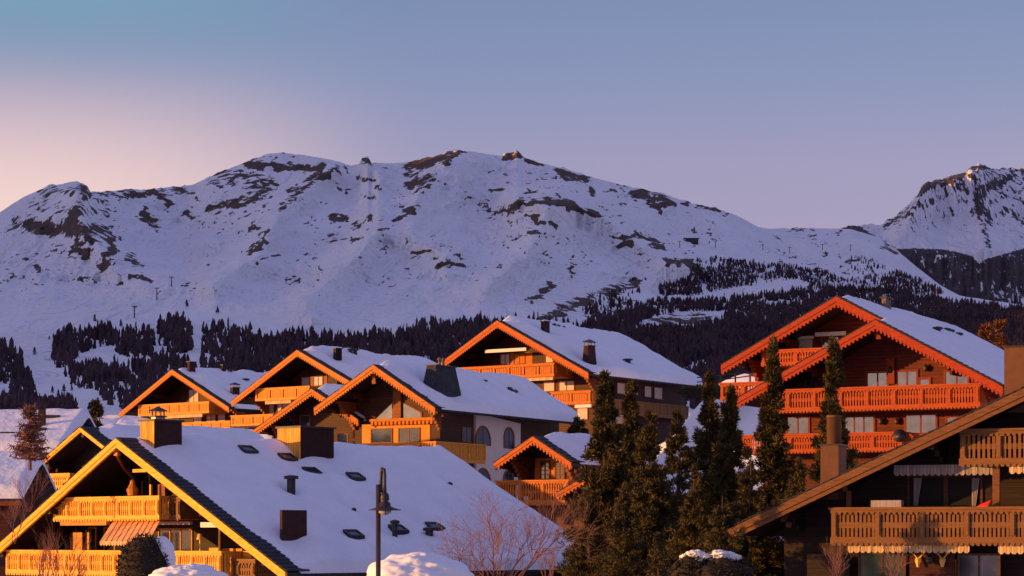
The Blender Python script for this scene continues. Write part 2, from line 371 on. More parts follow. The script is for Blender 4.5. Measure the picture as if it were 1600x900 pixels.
# keep the slope free of overhangs: the distance grows with height on every column
fr_ = np.stack(rows[-NF:]); Dm = fr_[..., 1]; ysc = fr_[..., 2]/Dm
Ls = np.linspace(0, 450, NF)[:, None]; Dm = np.maximum.accumulate(Dm-Ls, axis=0)+Ls
fr_[..., 0] *= Dm/fr_[..., 1]; fr_[..., 1] = Dm; fr_[..., 2] = ysc*Dm
rows[-NF:] = list(fr_)
top = rows[-1]
for k, (dd, dz) in enumerate([(60, -14), (250, -90), (700, -300), (1500, -650)]):
    q = top.copy(); q[:, 1] += dd; q[:, 2] = np.maximum(q[:, 2]+dz, 60-20*k); q[:, 3] = 0; rows.append(q)
T = np.stack(rows)
nr, nc = T.shape[:2]
def mountain_mat(name, snowc, rockc, rock2, cliff=False):
    m = bpy.data.materials.new(name); m.use_nodes = True
    t = m.node_tree; b = t.nodes['Principled BSDF']; L = t.links.new
    b.inputs['Roughness'].default_value = 0.85; b.inputs['Specular IOR Level'].default_value = 0.1
    at = N(t, 'ShaderNodeAttribute', attribute_name='rock')
    geo = N(t, 'ShaderNodeNewGeometry')
    mp = N(t, 'ShaderNodeMapping'); L(geo.outputs['Position'], mp.inputs[0])
    mp.inputs['Scale'].default_value = (2.6, .6, .9) if cliff else (1.5, .45, 1.5)
    nz = N(t, 'ShaderNodeTexNoise'); L(mp.outputs[0], nz.inputs[0]); nz.inputs['Scale'].default_value = 0.024; nz.inputs['Detail'].default_value = 8; nz.inputs['Roughness'].default_value = 0.60
    a = N(t, 'ShaderNodeMath', operation='ADD'); L(at.outputs['Fac'], a.inputs[0])
    q = N(t, 'ShaderNodeMapRange', clamp=False); L(nz.outputs[0], q.inputs[0]); q.inputs[1].default_value = .25; q.inputs[2].default_value = .75; q.inputs[3].default_value = -.62; q.inputs[4].default_value = .62
    L(q.outputs[0], a.inputs[1])
    r = N(t, 'ShaderNodeMapRange', interpolation_type='SMOOTHSTEP'); L(a.outputs[0], r.inputs[0]); r.inputs[1].default_value = 0.50; r.inputs[2].default_value = 0.55
    n2 = N(t, 'ShaderNodeTexNoise'); L(mp.outputs[0], n2.inputs[0]); n2.inputs['Scale'].default_value = 0.05; n2.inputs['Detail'].default_value = 6
    c = N(t, 'ShaderNodeMixRGB'); L(n2.outputs[0], c.inputs[0]); c.inputs[1].default_value = (*rockc, 1); c.inputs[2].default_value = (*rock2, 1)
    n3 = N(t, 'ShaderNodeTexNoise'); L(geo.outputs['Position'], n3.inputs[0]); n3.inputs['Scale'].default_value = 0.0022; n3.inputs['Detail'].default_value = 4
    c0 = N(t, 'ShaderNodeMixRGB'); L(n3.outputs[0], c0.inputs[0]); c0.inputs[1].default_value = tuple(v*0.93 for v in snowc)+(1,); c0.inputs[2].default_value = (*snowc, 1)
    mxx = N(t, 'ShaderNodeMixRGB'); L(r.outputs[0], mxx.inputs[0]); L(c0.outputs[0], mxx.inputs[1]); L(c.outputs[0], mxx.inputs[2])
    L(mxx.outputs[0], b.inputs['Base Color'])
    bp = N(t, 'ShaderNodeBump'); L(nz.outputs[0], bp.inputs['Height']); bp.inputs['Strength'].default_value = 0.5; bp.inputs['Distance'].default_value = 12
    nb_ = N(t, 'ShaderNodeTexNoise'); L(mp.outputs[0], nb_.inputs[0]); nb_.inputs['Scale'].default_value = 0.0045; nb_.inputs['Detail'].default_value = 5; nb_.inputs['Roughness'].default_value = 0.6; nb_.inputs['Distortion'].default_value = .6
    b2 = N(t, 'ShaderNodeBump'); L(nb_.outputs[0], b2.inputs['Height']); b2.inputs['Strength'].default_value = 0.7; b2.inputs['Distance'].default_value = 110
    L(b2.outputs[0], bp.inputs['Normal'])
    L(bp.outputs[0], b.inputs['Normal'])
    return m
M['mountain'] = mountain_mat('snowy mountain side', (0.80, 0.79, 0.80), (0.035, 0.024, 0.022), (0.15, 0.095, 0.07))
M['cliff'] = mountain_mat('cliff and snow', (0.78, 0.77, 0.80), (0.028, 0.028, 0.038), (0.13, 0.10, 0.10), True)
rk = T[..., 3].copy()
ground = np_mesh('snowy_terrain', T[..., :3].reshape(-1, 3), grid_faces(nr, nc), M['mountain'], True, attr={'rock': rk.reshape(-1)})
tag(ground, kind='structure')
ground.data.materials.append(M['snow'])
mi = np.zeros((nr-1, nc-1), dtype=np.int32); mi[:len(NYR)-8] = 1
ground.data.polygons.foreach_set('material_index', mi.ravel())
# right-hand peak far behind
SK2 = [(1100,420),(1250,380),(1320,356),(1340,351),(1375,351),(1385,346),(1402,334),(1420,319),(1434,302),(1442,290),(1452,284),(1478,277),(1495,271),(1510,268),(1518,259),(1530,255),(1541,261),
       (1560,264),(1575,261),(1592,264),(1620,262),(1660,280),(1720,330),(1800,350),(1950,420),(2200,500)]
X2, Y2 = zip(*SK2)
P2 = np.linspace(1100, 2200, 620); sk2 = np.interp(P2, X2, Y2)+(fbm(P2/7, P2*0, 4, 77)-0.5)*9
rows = []; NF2 = 240
for i in range(NF2+1):
    s = i/NF2; y = 540+(sk2-540)*s
    D = 7000+np.interp(y, [250, 350, 392, 480, 540], [2100, 1350, 700, 300, 0])
    m = np.clip((y-sk2)/10, 0, 1)
    n = (ridged(P2/46, y/90, 5, 13)-0.55)*-190+(ridged(P2/12, y/26, 4, 14)-0.55)*-38
    spur2 = -160*np.exp(-(seg_d(P2, y, (1530, 262), (1535, 400))/34)**1.4)-420*np.exp(-(seg_d(P2, y, (1505, 270), (1470, 300))/26)**1.5)-300*np.exp(-(seg_d(P2, y, (1450, 290), (1420, 350))/24)**1.4)
    n = n+(ridged(P2/8, y/55, 4, 19)-.5)*-70*np.clip((y-385)/15, 0, 1)+(ridged(P2/40, y/16, 4, 23)-.5)*-90*np.clip((y-385)/15, 0, 1)
    D = D+(n+spur2)*m
    edge = np.interp(P2, [1320, 1340, 1400, 1440, 1480, 1520, 1530, 1540, 1600, 1700], [345, 352, 388, 388, 390, 400, 412, 405, 388, 385])
    r = np.where(y > edge, 0.80-0.26*np.clip((y-440)/40, 0, 1)*np.clip((P2-1530)/40, 0, 1), 0.30+0.16*np.clip((330-y)/50, 0, 1)-.2*np.clip((y-340)/30, 0, 1))
    def Lk(pts, w, s_):
        global r
        d = np.min([seg_d(P2, y, pts[k], pts[k+1]) for k in range(len(pts)-1)], axis=0); r = np.maximum(r, s_*np.clip(1.35-d/w, 0, 1))
    Lk([(1434,302),(1450,290),(1480,282),(1505,272)], 9, .85); Lk([(1385,350),(1420,330),(1470,308),(1490,296)], 11, .55); Lk([(1515,262),(1545,262)], 5, .9)
    Lk([(1560,285),(1530,300),(1530,330),(1545,340)], 13, .75); Lk([(1585,270),(1560,290)], 9, .8); Lk([(1575,300),(1600,312),(1640,330)], 14, .55); Lk([(1500,290),(1512,300)], 8, .7)
    Lk([(1400,340),(1385,352)], 8, .7); Lk([(1570,330),(1600,345),(1700,360)], 12, .55); Lk([(1535,345),(1545,385)], 6, .6)
    rows.append(np.stack([(P2-800)/F*D, D, (HZ-y)/F*D, r], -1))
fr_ = np.stack(rows); Dm = fr_[..., 1]; ysc = fr_[..., 2]/Dm
Ls = np.linspace(0, 650, len(rows))[:, None]; Dm = np.maximum.accumulate(Dm-Ls, axis=0)+Ls
fr_[..., 0] *= Dm/fr_[..., 1]; fr_[..., 1] = Dm; fr_[..., 2] = ysc*Dm; rows = list(fr_)
q = rows[-1].copy(); q[:, 1] += 1500; q[:, 2] -= 700; q[:, 3] = 0; rows.append(q)
T2 = np.stack(rows)
peak = np_mesh('far_mountain_peak', T2[..., :3].reshape(-1, 3), grid_faces(*T2.shape[:2]), M['cliff'], True, attr={'rock': T2[..., 3].reshape(-1)})
tag(peak, kind='structure')

# unseen ridge added to the west, shaped to shade all but the highest crests
tE = math.tan(SUN_EL)
def sun_uv(P):
    al = P[..., 0]*math.sin(SUN_PHI)+P[..., 1]*math.cos(SUN_PHI)
    return P[..., 0]*math.cos(SUN_PHI)-P[..., 1]*math.sin(SUN_PHI), P[..., 2]+al*tE, al
LIT = [((640,730),(230,258),0),((1436,1600),(250,300),1)]
far = T[len(NYR):len(NYR)+NF]
cols_v = np.where((PXC > -60) & (PXC < 1660))[0]
A0 = -1500.0
ub = np.linspace(-9000, -380, 240)
need = np.full(240, 0.0)
for src, ymin in ((far[:, cols_v], None), (T2[:NF2+1][:, (P2 < 1660)], None)):
    P = src[..., :3].reshape(-1, 3); u, v, al = sun_uv(P)
    pxp = 800+F*P[:, 0]/P[:, 1]; pyp = HZ-F*P[:, 2]/P[:, 1]
    lit = ((pxp > 635) & (pxp < 900) & (pyp < 264)) | ((pxp > 1432) & (pyp < 300)) | ((pxp < 60) & (pyp < 330))
    ok = ~lit
    idx = np.clip(((u[ok]-ub[0])/(ub[1]-ub[0])).astype(int), 0, 239)
    np.maximum.at(need, idx, v[ok])
nd = need.copy()
for k in range(240): nd[k] = need[max(0, k-1):k+2].max()
x_far = ub
zt = nd+6-A0*tE
sky_need = zt
prof = [(-700, 0.0), (-400, .5), (-120, .9), (0, 1.0), (500, .8), (1400, .3), (2400, 0.0)]
rr_ = []
fade = np.clip((-430-ub)/110, 0, 1)
for da, hh in prof:
    al = A0+(-da if da < 0 else -da)
    zz = 30+(zt-30)*hh*fade
    # direction: along = al, u = ub  ->  x = al sin + u cos ; y = al cos - u sin
    X = al*math.sin(SUN_PHI)+ub*math.cos(SUN_PHI); Yw = al*math.cos(SUN_PHI)-ub*math.sin(SUN_PHI)
    rr_.append(np.stack([X, Yw, zz], -1))
W = np.stack(rr_)
west = np_mesh('added_shade_ridge', W.reshape(-1, 3), grid_faces(*W.shape[:2]), M['snow'], True)
tag(west, kind='structure')

# ------------------------------------------------------------------ the wood on the slopes
rng = np.random.RandomState(4)
def scatter(poly, step, jit=1.0):
    xs = [p[0] for p in poly]; ys = [p[1] for p in poly]
    n = int((max(xs)-min(xs))*(max(ys)-min(ys))/step*2.9)
    x = rng.uniform(min(xs), max(xs), n); y = rng.uniform(min(ys), max(ys), n)
    k = inpoly(x, y, poly); return x[k], y[k]
FOREST = [
 ([(-60,560),(0,545),(18,552),(38,570),(30,590),(10,600),(-60,610)], 22),
 ([(14,612),(20,596),(45,592),(56,606),(52,622),(14,622)], 24),
 ([(-60,655),(-60,622),(30,626),(60,632),(95,640),(120,652),(120,662),(-60,662)], 26),
 ([(82,560),(84,535),(100,525),(140,522),(165,515),(180,520),(178,540),(150,545),(120,555),(110,575),(85,575)], 26),
 ([(176,545),(180,525),(235,520),(242,540),(238,558),(190,558)], 26),
 ([(248,540),(248,510),(268,500),(300,505),(302,548),(270,556),(250,545)], 24),
 ([(100,585),(150,572),(200,580),(262,565),(300,570),(312,610),(240,640),(200,648),(170,632),(150,615),(110,600)], 30),
 ([(315,580),(315,520),(340,512),(400,525),(410,540),(380,565),(320,585)], 48),
 ([(300,640),(330,590),(380,560),(420,535),(480,528),(560,533),(620,525),(650,516),(760,512),(800,512),(770,560),(720,640)], 26),
 ([(650,505),(700,508),(820,502),(824,512),(790,520),(660,516)], 60),
 ([(900,520),(940,505),(985,490),(1000,480),(1030,470),(1120,470),(1250,455),(1300,450),(1400,455),(1500,475),(1600,485),(1680,490),(1680,640),(1000,640),(900,560)], 10),
 ([(900,545),(1000,508),(1130,512),(1300,492),(1600,502),(1600,640),(900,640)], 22),
 ([(1030,448),(1070,440),(1090,408),(1110,404),(1200,412),(1250,420),(1260,434),(1130,452),(1090,462),(1030,462)], 9),
 ([(1250,420),(1290,425),(1320,440),(1400,425),(1440,440),(1480,460),(1380,462),(1250,452)], 12),
 ([(1330,400),(1360,405),(1400,420),(1440,438),(1440,448),(1330,430)], 60),
 ([(820,505),(880,500),(900,515),(900,540),(840,530)], 90),
 ([(880,505),(960,455),(1000,450),(1000,470),(930,510),(900,520)], 70),
]
GAPS = [[(1130,462),(1180,448),(1255,440),(1272,444),(1260,450),(1190,458),(1140,470)],
        [(985,520),(1010,498),(1060,488),(1140,486),(1125,508),(1060,520)], [(1190,472),(1260,468),(1262,474),(1200,480)],
        [(1040,590),(1060,578),(1100,566),(1110,572),(1080,590)], [(1100,595),(1160,580),(1160,590)], [(700,530),(735,545),(720,550)]]
def far_point(px, py):
    D = float(far_depth(np.array([px]), np.array([py]))[0]) if py < 642 else 900
    return Vector(((px-800)/F*D, D, (HZ-py)/F*D))
TX, TY = [], []
for poly, st in FOREST:
    x, y = scatter(poly, st)
    k = np.ones(len(x), bool)
    for gp in GAPS: k &= ~inpoly(x, y, gp)
    dens = fbm(x/18, y/8, 4, 55); k &= rng.rand(len(x)) < np.clip((dens-.30)/.16, .10, 1)
    TX.append(x[k]); TY.append(y[k])
TX = np.concatenate(TX); TY = np.minimum(np.concatenate(TY), 640.5)
TD = far_depth(TX, TY)
n = len(TX)
hgt = (8+12*rng.rand(n)**1.8)*np.interp(TD, [1500, 3000, 4500], [.8, .9, .62])*(.75+.5*fbm(TX/16, TY/9, 3, 91))*np.where(TY > 600, 0.62, 1.0)*np.where(TY > 570, 0.85, 1.0); rad = hgt*rng.uniform(0.10, 0.19, n)
bx = (TX-800)/F*TD; by = TD; bz = (HZ-TY)/F*TD-1.0
V = []; Fc = []
K = 5
lv = [(0.02, 0.3), (0.13, 0.95), (0.33, 1.0), (0.55, 0.85), (0.78, 0.60), (1.0, 0.10)]
ang = np.arange(K)*2*np.pi/K
allv = np.zeros((n, len(lv)*K, 3))
off = rng.uniform(0, 6.28, n)
for li, (hh, rs) in enumerate(lv):
    jr = rng.uniform(0.35, 1.5, (n, K))
    allv[:, li*K:(li+1)*K, 0] = bx[:, None]+np.cos(ang[None]+off[:, None]+li)*rad[:, None]*rs*jr
    allv[:, li*K:(li+1)*K, 1] = by[:, None]+np.sin(ang[None]+off[:, None]+li)*rad[:, None]*rs*jr
    allv[:, li*K:(li+1)*K, 2] = bz[:, None]+hgt[:, None]*(hh+(rng.uniform(-.07, .07, (n, K)) if li < 5 else 0))
f1 = []
for li in range(len(lv)-1):
    for k in range(K): f1.append((li*K+k, li*K+(k+1) % K, (li+1)*K+(k+1) % K, (li+1)*K+k))
f1 = np.array(f1)
ff = (f1[None]+(np.arange(n)*len(lv)*K)[:, None, None]).reshape(-1, 4)
wood_o = np_mesh('conifer_wood', allv.reshape(-1, 3), ff, M['far_needles'])
tag(wood_o, 'dark wood of spruce and larch covering the lower mountain slopes', 'forest', kind='stuff')
print('forest trees', n)

# ------------------------------------------------------------------ chalets
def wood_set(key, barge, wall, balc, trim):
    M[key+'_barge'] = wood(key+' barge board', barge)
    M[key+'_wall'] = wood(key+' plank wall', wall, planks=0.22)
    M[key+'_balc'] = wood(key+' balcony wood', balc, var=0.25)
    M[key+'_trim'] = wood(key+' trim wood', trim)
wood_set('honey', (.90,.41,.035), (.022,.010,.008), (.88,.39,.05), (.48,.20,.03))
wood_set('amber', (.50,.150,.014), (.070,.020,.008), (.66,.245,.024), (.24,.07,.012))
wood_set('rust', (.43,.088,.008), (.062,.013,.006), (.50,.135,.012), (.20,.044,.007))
wood_set('red', (.30,.029,.004), (.120,.015,.005), (.36,.058,.006), (.20,.022,.004))
M['glass_roof'] = mat('roof window glass', (0.02, 0.02, 0.025), 0.25, 0.4, var=0.3)
M['soffit'] = wood('shade-darkened soffit boards', (.024,.009,.006), planks=0)  # shade under the gables is put into this darker tone
wood_set('brown', (.155,.062,.018), (.026,.012,.008), (.20,.085,.024), (.09,.036,.014))

class House:
    """local frame: u to the right along the gable, v away along the ridge, z up from the base"""
    def __init__(s, name, px, py, Y, adeg, base_py, key, label, cat='house', group='timber chalets of the village'):
        s.a = R(adeg); P = ray(px, py, Y); s.zb = (HZ-base_py)/F*Y
        s.loc = Vector((P.x, P.y, s.zb)); s.root = empty(name, s.loc, -s.a); tag(s.root, label, cat, group)
        s.t = Vector((math.cos(s.a), -math.sin(s.a), 0)); s.r = Vector((math.sin(s.a), math.cos(s.a), 0)); s.k = key
    def _loc(s, px, py):
        d = Vector(((px-800)/F, 1, (HZ-py)/F)); o = -s.loc
        return (o.dot(s.t), o.dot(s.r), o.z), (d.dot(s.t), d.dot(s.r), d.z)
    def on(s, px, py, v=0.0):                 # point of the plane v = const
        o, d = s._loc(px, py); k = (v-o[1])/d[1]; return o[0]+k*d[0], o[2]+k*d[2]
    def side(s, px, py, u):                   # point of the plane u = const
        o, d = s._loc(px, py); k = (u-o[0])/d[0]; return o[1]+k*d[1], o[2]+k*d[2]
    def roofpt(s, px, py, b):                 # point on the right slope of body b
        o, d = s._loc(px, py); m = (b.zr-b.zp)/(b.ur-b.up)
        k = (b.zp+b.th*.6+m*(o[0]-b.up)-o[2])/(d[2]-m*d[0]); return o[0]+k*d[0], o[1]+k*d[1], o[2]+k*d[2]
    def m(s, x): return M[s.k+'_'+x]

def slope_poly(b, off0, off1, ul=None, ur=None):
    """closed outline between two lines parallel to the roof, off0 above off1"""
    ul = b.ul if ul is None else ul; ur = b.ur if ur is None else ur
    zl = b.z(ul); zr = b.z(ur)
    return [(ul, zl+off0), (ul, zl+off1), (b.up, b.zp+off1), (ur, zr+off1), (ur, zr+off0), (b.up, b.zp+off0)]
class Body: 
    def z(b, u): return b.zp+(b.zl-b.zp)*(u-b.up)/(b.ul-b.up) if u < b.up else b.zp+(b.zr-b.zp)*(u-b.up)/(b.ur-b.up)

def body(H, P, L, Rr, v0, far_px, oh=2.2, sh=1.5, th=0.55, front=0.8, holes=(), barge=0.42, fringe=True, far_over=0.6, wmat=None, holemelt=(), seed=0, hip=0.0,
         lext=None, rext=None, wallbase=0.0, corbels=True, eave_mat=None, melt=0.12):
    b = Body(); b.up, b.zp = H.on(*P, v0)
    b.ul, b.zl = H.on(*L, v0); b.ur, b.zr = H.on(*Rr, v0)
    if lext: k = lext/(b.up-b.ul); b.ul, b.zl = b.up-lext, b.zp+(b.zl-b.zp)*k
    if rext: k = rext/(b.ur-b.up); b.ur, b.zr = b.up+rext, b.zp+(b.zr-b.zp)*k
    # ridge length from the photo column of the far ridge end
    o, d = H._loc(far_px, P[1]); k = (b.up-o[0])/d[0]; b.v1 = o[1]+k*d[1]; b.v0 = v0; b.th = th
    print(H.root.name, 'widths %.1f %.1f peak %.1f len %.1f pitch %.0f' % (b.up-b.ul, b.ur-b.up, b.zp, b.v1-v0, math.degrees(math.atan((b.zp-b.zr)/(b.ur-b.up)))))
    root = H.root
    mb = MB(); mb.prism(slope_poly(b, -0.06, -0.26), v0+0.08, b.v1)
    roof = mb.build('roof', M['slate'], root)
    # ragged slate courses showing at the bare front strip
    mb = MB(); rnd = random.Random(seed)
    for sgn in (-1, 1):
        ue = b.ul if sgn < 0 else b.ur; n = max(8, int(abs(ue-b.up)/0.33))
        for i in range(n):
            u0 = b.up+(ue-b.up)*i/n; u1 = b.up+(ue-b.up)*(i+1.18)/n; z0, z1 = b.z(u0)-.02, b.z(min(max(u1, b.ul), b.ur))-.02
            uu = sorted([(u0, z0+.05), (u1, z1+.09)])
            vv = v0-rnd.uniform(0.0, .10)
            mb.hull8([(uu[0][0], vv, uu[0][1]-.05), (uu[1][0], vv, uu[1][1]-.05), (uu[1][0], v0+front+.6, uu[1][1]-.05), (uu[0][0], v0+front+.6, uu[0][1]-.05),
                      (uu[0][0], vv, uu[0][1]), (uu[1][0], vv, uu[1][1]), (uu[1][0], v0+front+.6, uu[1][1]), (uu[0][0], v0+front+.6, uu[0][1])])
    mb.build('slate_courses', M['slate'], roof)
    # soffit boards
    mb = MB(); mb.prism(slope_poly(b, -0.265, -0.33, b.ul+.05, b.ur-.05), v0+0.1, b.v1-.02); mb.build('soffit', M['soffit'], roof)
    # barge boards: one on each rake, two boards thick, with a toothed lower edge
    for sgn in (-1, 1):
        ue, ze = (b.ul, b.zl) if sgn < 0 else (b.ur, b.zr)
        mb = MB()
        mb.prism([(b.up, b.zp-.03), (ue, ze-.03), (ue, ze-.03-barge*.6), (b.up, b.zp-.03-barge*.6)], v0-.07, v0+.07)
        mb.prism([(b.up, b.zp-barge*.5), (ue, ze-barge*.5), (ue, ze-barge*1.05), (b.up, b.zp-barge*1.05)], v0-.02, v0+.12)
        if fringe:
            ln = math.hypot(ue-b.up, ze-b.zp); n = int(ln/0.27)
            for i in range(n):
                k = (i+.5)/n; u = b.up+(ue-b.up)*k; z = b.zp+(ze-b.zp)*k-barge*1.05
                mb.prism([(u-.075, z+.05), (u+.075, z+.05), (u+.055, z-.10), (u, z-.13), (u-.055, z-.10)], v0-.05, v0+.06)
        bo = mb.build('barge_board', H.m('barge'), root)
    # far gable boards
    mb = MB()
    for ue, ze in ((b.ul, b.zl), (b.ur, b.zr)):
        mb.prism([(b.up, b.zp-.06), (ue, ze-.06), (ue, ze-.4), (b.up, b.zp-.4)], b.v1, b.v1+.08)
    mb.build('rear_barge_board', H.m('trim'), root)
    # purlin ends under the overhang, and the eave beam
    for f_, nm in ((0.0, 'ridge_beam'), (0.5, 'purlin'), (-0.5, 'purlin'), (.86, 'purlin'), (-.86, 'purlin')):
        ue = b.ur if f_ > 0 else b.ul
        u = b.up+(ue-b.up)*abs(f_); z = b.z(u)-.34-(.05 if f_ == 0 else abs(b.z(u+.12)-b.z(u)))
        mb = MB(); mb.box(u-.12, u+.12, v0+.16, v0+oh+.1, z-.26, z)
        mb.box(u-.10, u+.10, v0+oh*.45, v0+oh+.1, z-.50, z-.262)
        mb.box(u-.08, u+.08, v0+oh*.7, v0+oh+.1, z-.74, z-.502)
        mb.build(nm, H.m('wall'), root)
    # walls
    wl_, wr_ = b.ul+sh, b.ur-sh; vf, vb = v0+oh, b.v1-far_over
    b.wl, b.wr, b.vf, b.vb = wl_, wr_, vf, vb
    mb = MB(); zw = -0.34
    mb.prism([(wl_, wallbase-2.5), (wr_, wallbase-2.5), (wr_, b.z(wr_)+zw), (b.up, b.zp+zw), (wl_, b.z(wl_)+zw)], vf, vb)
    b.wall = mb.build('wall', wmat or H.m('wall'), root)
    if corbels:
        for u, sg in ((wl_, -1), (wr_, 1)):
            mb = MB(); zt = b.z(u)-.42
            for i in range(9):
                ex = oh*.72*(1-i/9.0)**1.3+.12
                mb.box(u-.13 if sg > 0 else u-.11, u+.11 if sg > 0 else u+.13, vf-ex, vf+.02, zt-.26*(i+1)+.02, zt-.26*i)
            mb.build('corner_bracket', H.m('trim'), root)
    # snow lying on the roof
    nu, nv = 90, 96
    def edge(x, w): return np.sqrt(np.clip(1-(1-np.clip(x/w, 0, 1))**2, 0, 1))
    def samp(a0, a1, n_): 
        q = np.linspace(0, 1, n_); q = 0.5-0.5*np.cos(q*np.pi)*(.35)-(0.5-q)*(.65); q = (q-q[0])/(q[-1]-q[0]); return a0+(a1-a0)*q
    U = np.concatenate([samp(b.ul-.10, b.up, nu//2), samp(b.up, b.ur+.10, nu//2)[1:]]); Vv = samp(v0+front, b.v1+.10, nv)
    uu, vv = np.meshgrid(U, Vv)
    wob = (fbm(uu/.9, uu*0+seed, 3, seed+3)-.5)*melt*4
    wob2 = (fbm(vv/1.6, vv*0+seed, 4, seed+8)-.5)*.5
    zr_ = np.where(uu < b.up, b.zp+(b.zl-b.zp)*(uu-b.up)/(b.ul-b.up), b.zp+(b.zr-b.zp)*(uu-b.up)/(b.ur-b.up))
    # soften the ridge
    rd = np.abs(uu-b.up); zr_ = zr_-np.maximum(0, .7-rd)*.16
    eL = edge(uu-(b.ul-.10), .30); eR = edge((b.ur+.10)-uu+wob2*np.clip(1-((b.ur+.1)-uu)/.6, 0, 1)*0, .30)
    ef = np.clip(np.clip(vv-(v0+front)-np.clip(wob, -.05, 1), 0, 9)/1.5, 0, 1)**.6; eb = edge((b.v1+.10)-vv, .35)
    tk = th*(1+(fbm(uu/2.6, vv/2.2, 4, seed)-.5)*.8)+.10*(fbm(uu/6, vv/7, 2, seed+5)-.5)
    tk = tk+(fbm(uu/.7, vv/.9, 3, seed+15)-.5)*.10
    tk = tk*eL*eR*ef*eb*np.where(uu < b.up-.3, edge(np.clip(vv-(v0+front+.9)-wob, 0, 9), .5), 1)
    for (hx, hy, ru, rv, amt) in holes:
        hu, hv, hz = H.roofpt(hx, hy, b)
        dd = np.hypot((uu-hu)/ru, (vv-hv)/rv); tk = tk*(1-amt*np.exp(-dd**3))
    z = zr_+tk-.05
    o = np_mesh('snow_cover', np.stack([uu, vv, z], -1).reshape(-1, 3), grid_faces(nv, len(U)), M['snow_roof'], True, roof)
    b.roof = roof
    b.snow_z = lambda u, v: b.z(u)+th*.9
    return b

def balcony(H, x0, y0, x1, y1, v, vback, key=None, post=1.55, style='baluster', side_left=True, side_right=True, fr=True, gap=.16, bw=.10, label=None):
    """x0..x1, y0..y1: photo rectangle of the railing front, standing at local depth v"""
    u0, zt0 = H.on(x0, y0, v); u1, zt1 = H.on(x1, y0, v); um = (x0+x1)/2
    zt = H.on(um, y0, v)[1]; zb = H.on(um, y1, v)[1]; k = key or H.k
    mt = M[k+'_balc']; h = zt-zb
    mb = MB()
    mb.box(u0, u1, v+.02, vback, zb+.02, zb+.16)          # floor
    mb.box(u0-.05, u1+.05, v-.10, v+.02, zb, zb+h*.20)      # base beam
    o = mb.build('balcony', mt, H.root)
    mb = MB()
    mb.box(u0-.12, u1+.12, v-.16, v+.10, zt-.10, zt)      # hand rail
    mb.box(u0-.04, u1+.04, v-.09, v+.03, zt-.24, zt-.102)
    zl, zh = zb+h*.20+.002, zt-.242
    n = max(1, round((u1-u0)/post)); pw = .24
    for i in range(n+1):
        c = u0+pw/2+(u1-u0-pw)*i/n
        mb.box(c-pw/2, c+pw/2, v-.12, v+.06, zl, zh)
        if style == 'baluster': mb.box(c-pw*.28, c+pw*.28, v-.16, v-.122, zl+.06, zh-.06)
        if i < n:
            a = c+pw/2; e = c+(u1-u0-pw)/n-pw/2; w_ = e-a
            if style == 'panel':
                mb.box(a+.12, e-.12, v-.05, v+.01, zl, zh)
                q = max(2, int(w_/.28))
                for j in range(q):
                    x = a+.14+(w_-.28)*(j+.5)/q; mb.box(x-.05, x+.05, v-.08, v-.052, zl+.02, zh-.05)
            else:
                q = max(2, int(w_/gap))
                for j in range(q):
                    x = a+w_*(j+.5)/q; mb.box(x-bw/2, x+bw/2, v-.05, v+.01, zl, zh)
                    mb.box(x-bw*.75, x+bw*.75, v-.065, v-.051, zl+(zh-zl)*.38, zl+(zh-zl)*.62)
    if fr:
        q = int((u1-u0)/.22)
        for j in range(q):
            x = u0+(u1-u0)*(j+.5)/q
            mb.prism([(x-.08, zt-.20), (x+.08, zt-.20), (x+.05, zt-.30), (x-.05, zt-.30)], v-.14, v-.101)
            mb.prism([(x-.08, zb+.06), (x+.08, zb+.06), (x+.05, zb-.05), (x-.05, zb-.05)], v-.14, v-.101)
    for flag, u in ((side_left, u0), (side_right, u1)):
        if flag:
            mb.box(u-.05, u+.05, v+.10, vback, zt-.12, zt-.01); mb.box(u-.05, u+.05, v+.10, vback, zb+.162, zb+.30)
            q = int((vback-v)/.2)
            for j in range(q):
                y = v+.1+(vback-v-.1)*(j+.5)/q; mb.box(u-.03, u+.03, y-.06, y+.06, zb+.30, zt-.12)
    r = mb.build('railing', mt, o)
    if label: o['label'] = label
    return o, (u0, u1, zb, zt)

def window(H, x0, y0, x1, y1, v, glass='glass', key=None, mull=1, bars=0, trim=.09, name='window'):
    """opening on the plane v (front)"""
    u0, za = H.on(x0, (y0+y1)/2, v); u1, zb_ = H.on(x1, (y0+y1)/2, v); um = (x0+x1)/2
    zt = H.on(um, y0, v)[1]; zb = H.on(um, y1, v)[1]; k = key or H.k
    mb = MB(); t = trim
    mb.box(u0-t, u0, v-.07, v+.02, zb-t, zt+t); mb.box(u1, u1+t, v-.07, v+.02, zb-t, zt+t)
    mb.box(u0, u1, v-.07, v+.02, zt, zt+t); mb.box(u0, u1, v-.09, v+.02, zb-t, zb)
    for i in range(1, mull+1):
        c = u0+(u1-u0)*i/(mull+1); mb.box(c-.04, c+.04, v-.055, v+.02, zb, zt)
    for i in range(1, bars+1):
        c = zb+(zt-zb)*i/(bars+1); mb.box(u0, u1, v-.045, v+.01, c-.025, c+.025)
    o = mb.build(name, M[k+'_trim'] if k+'_trim' in M else M[k], H.root)
    mb = MB(); mb.box(u0, u1, v-.025, v-.006, zb, zt); mb.build('pane', M[glass], o)
    return o
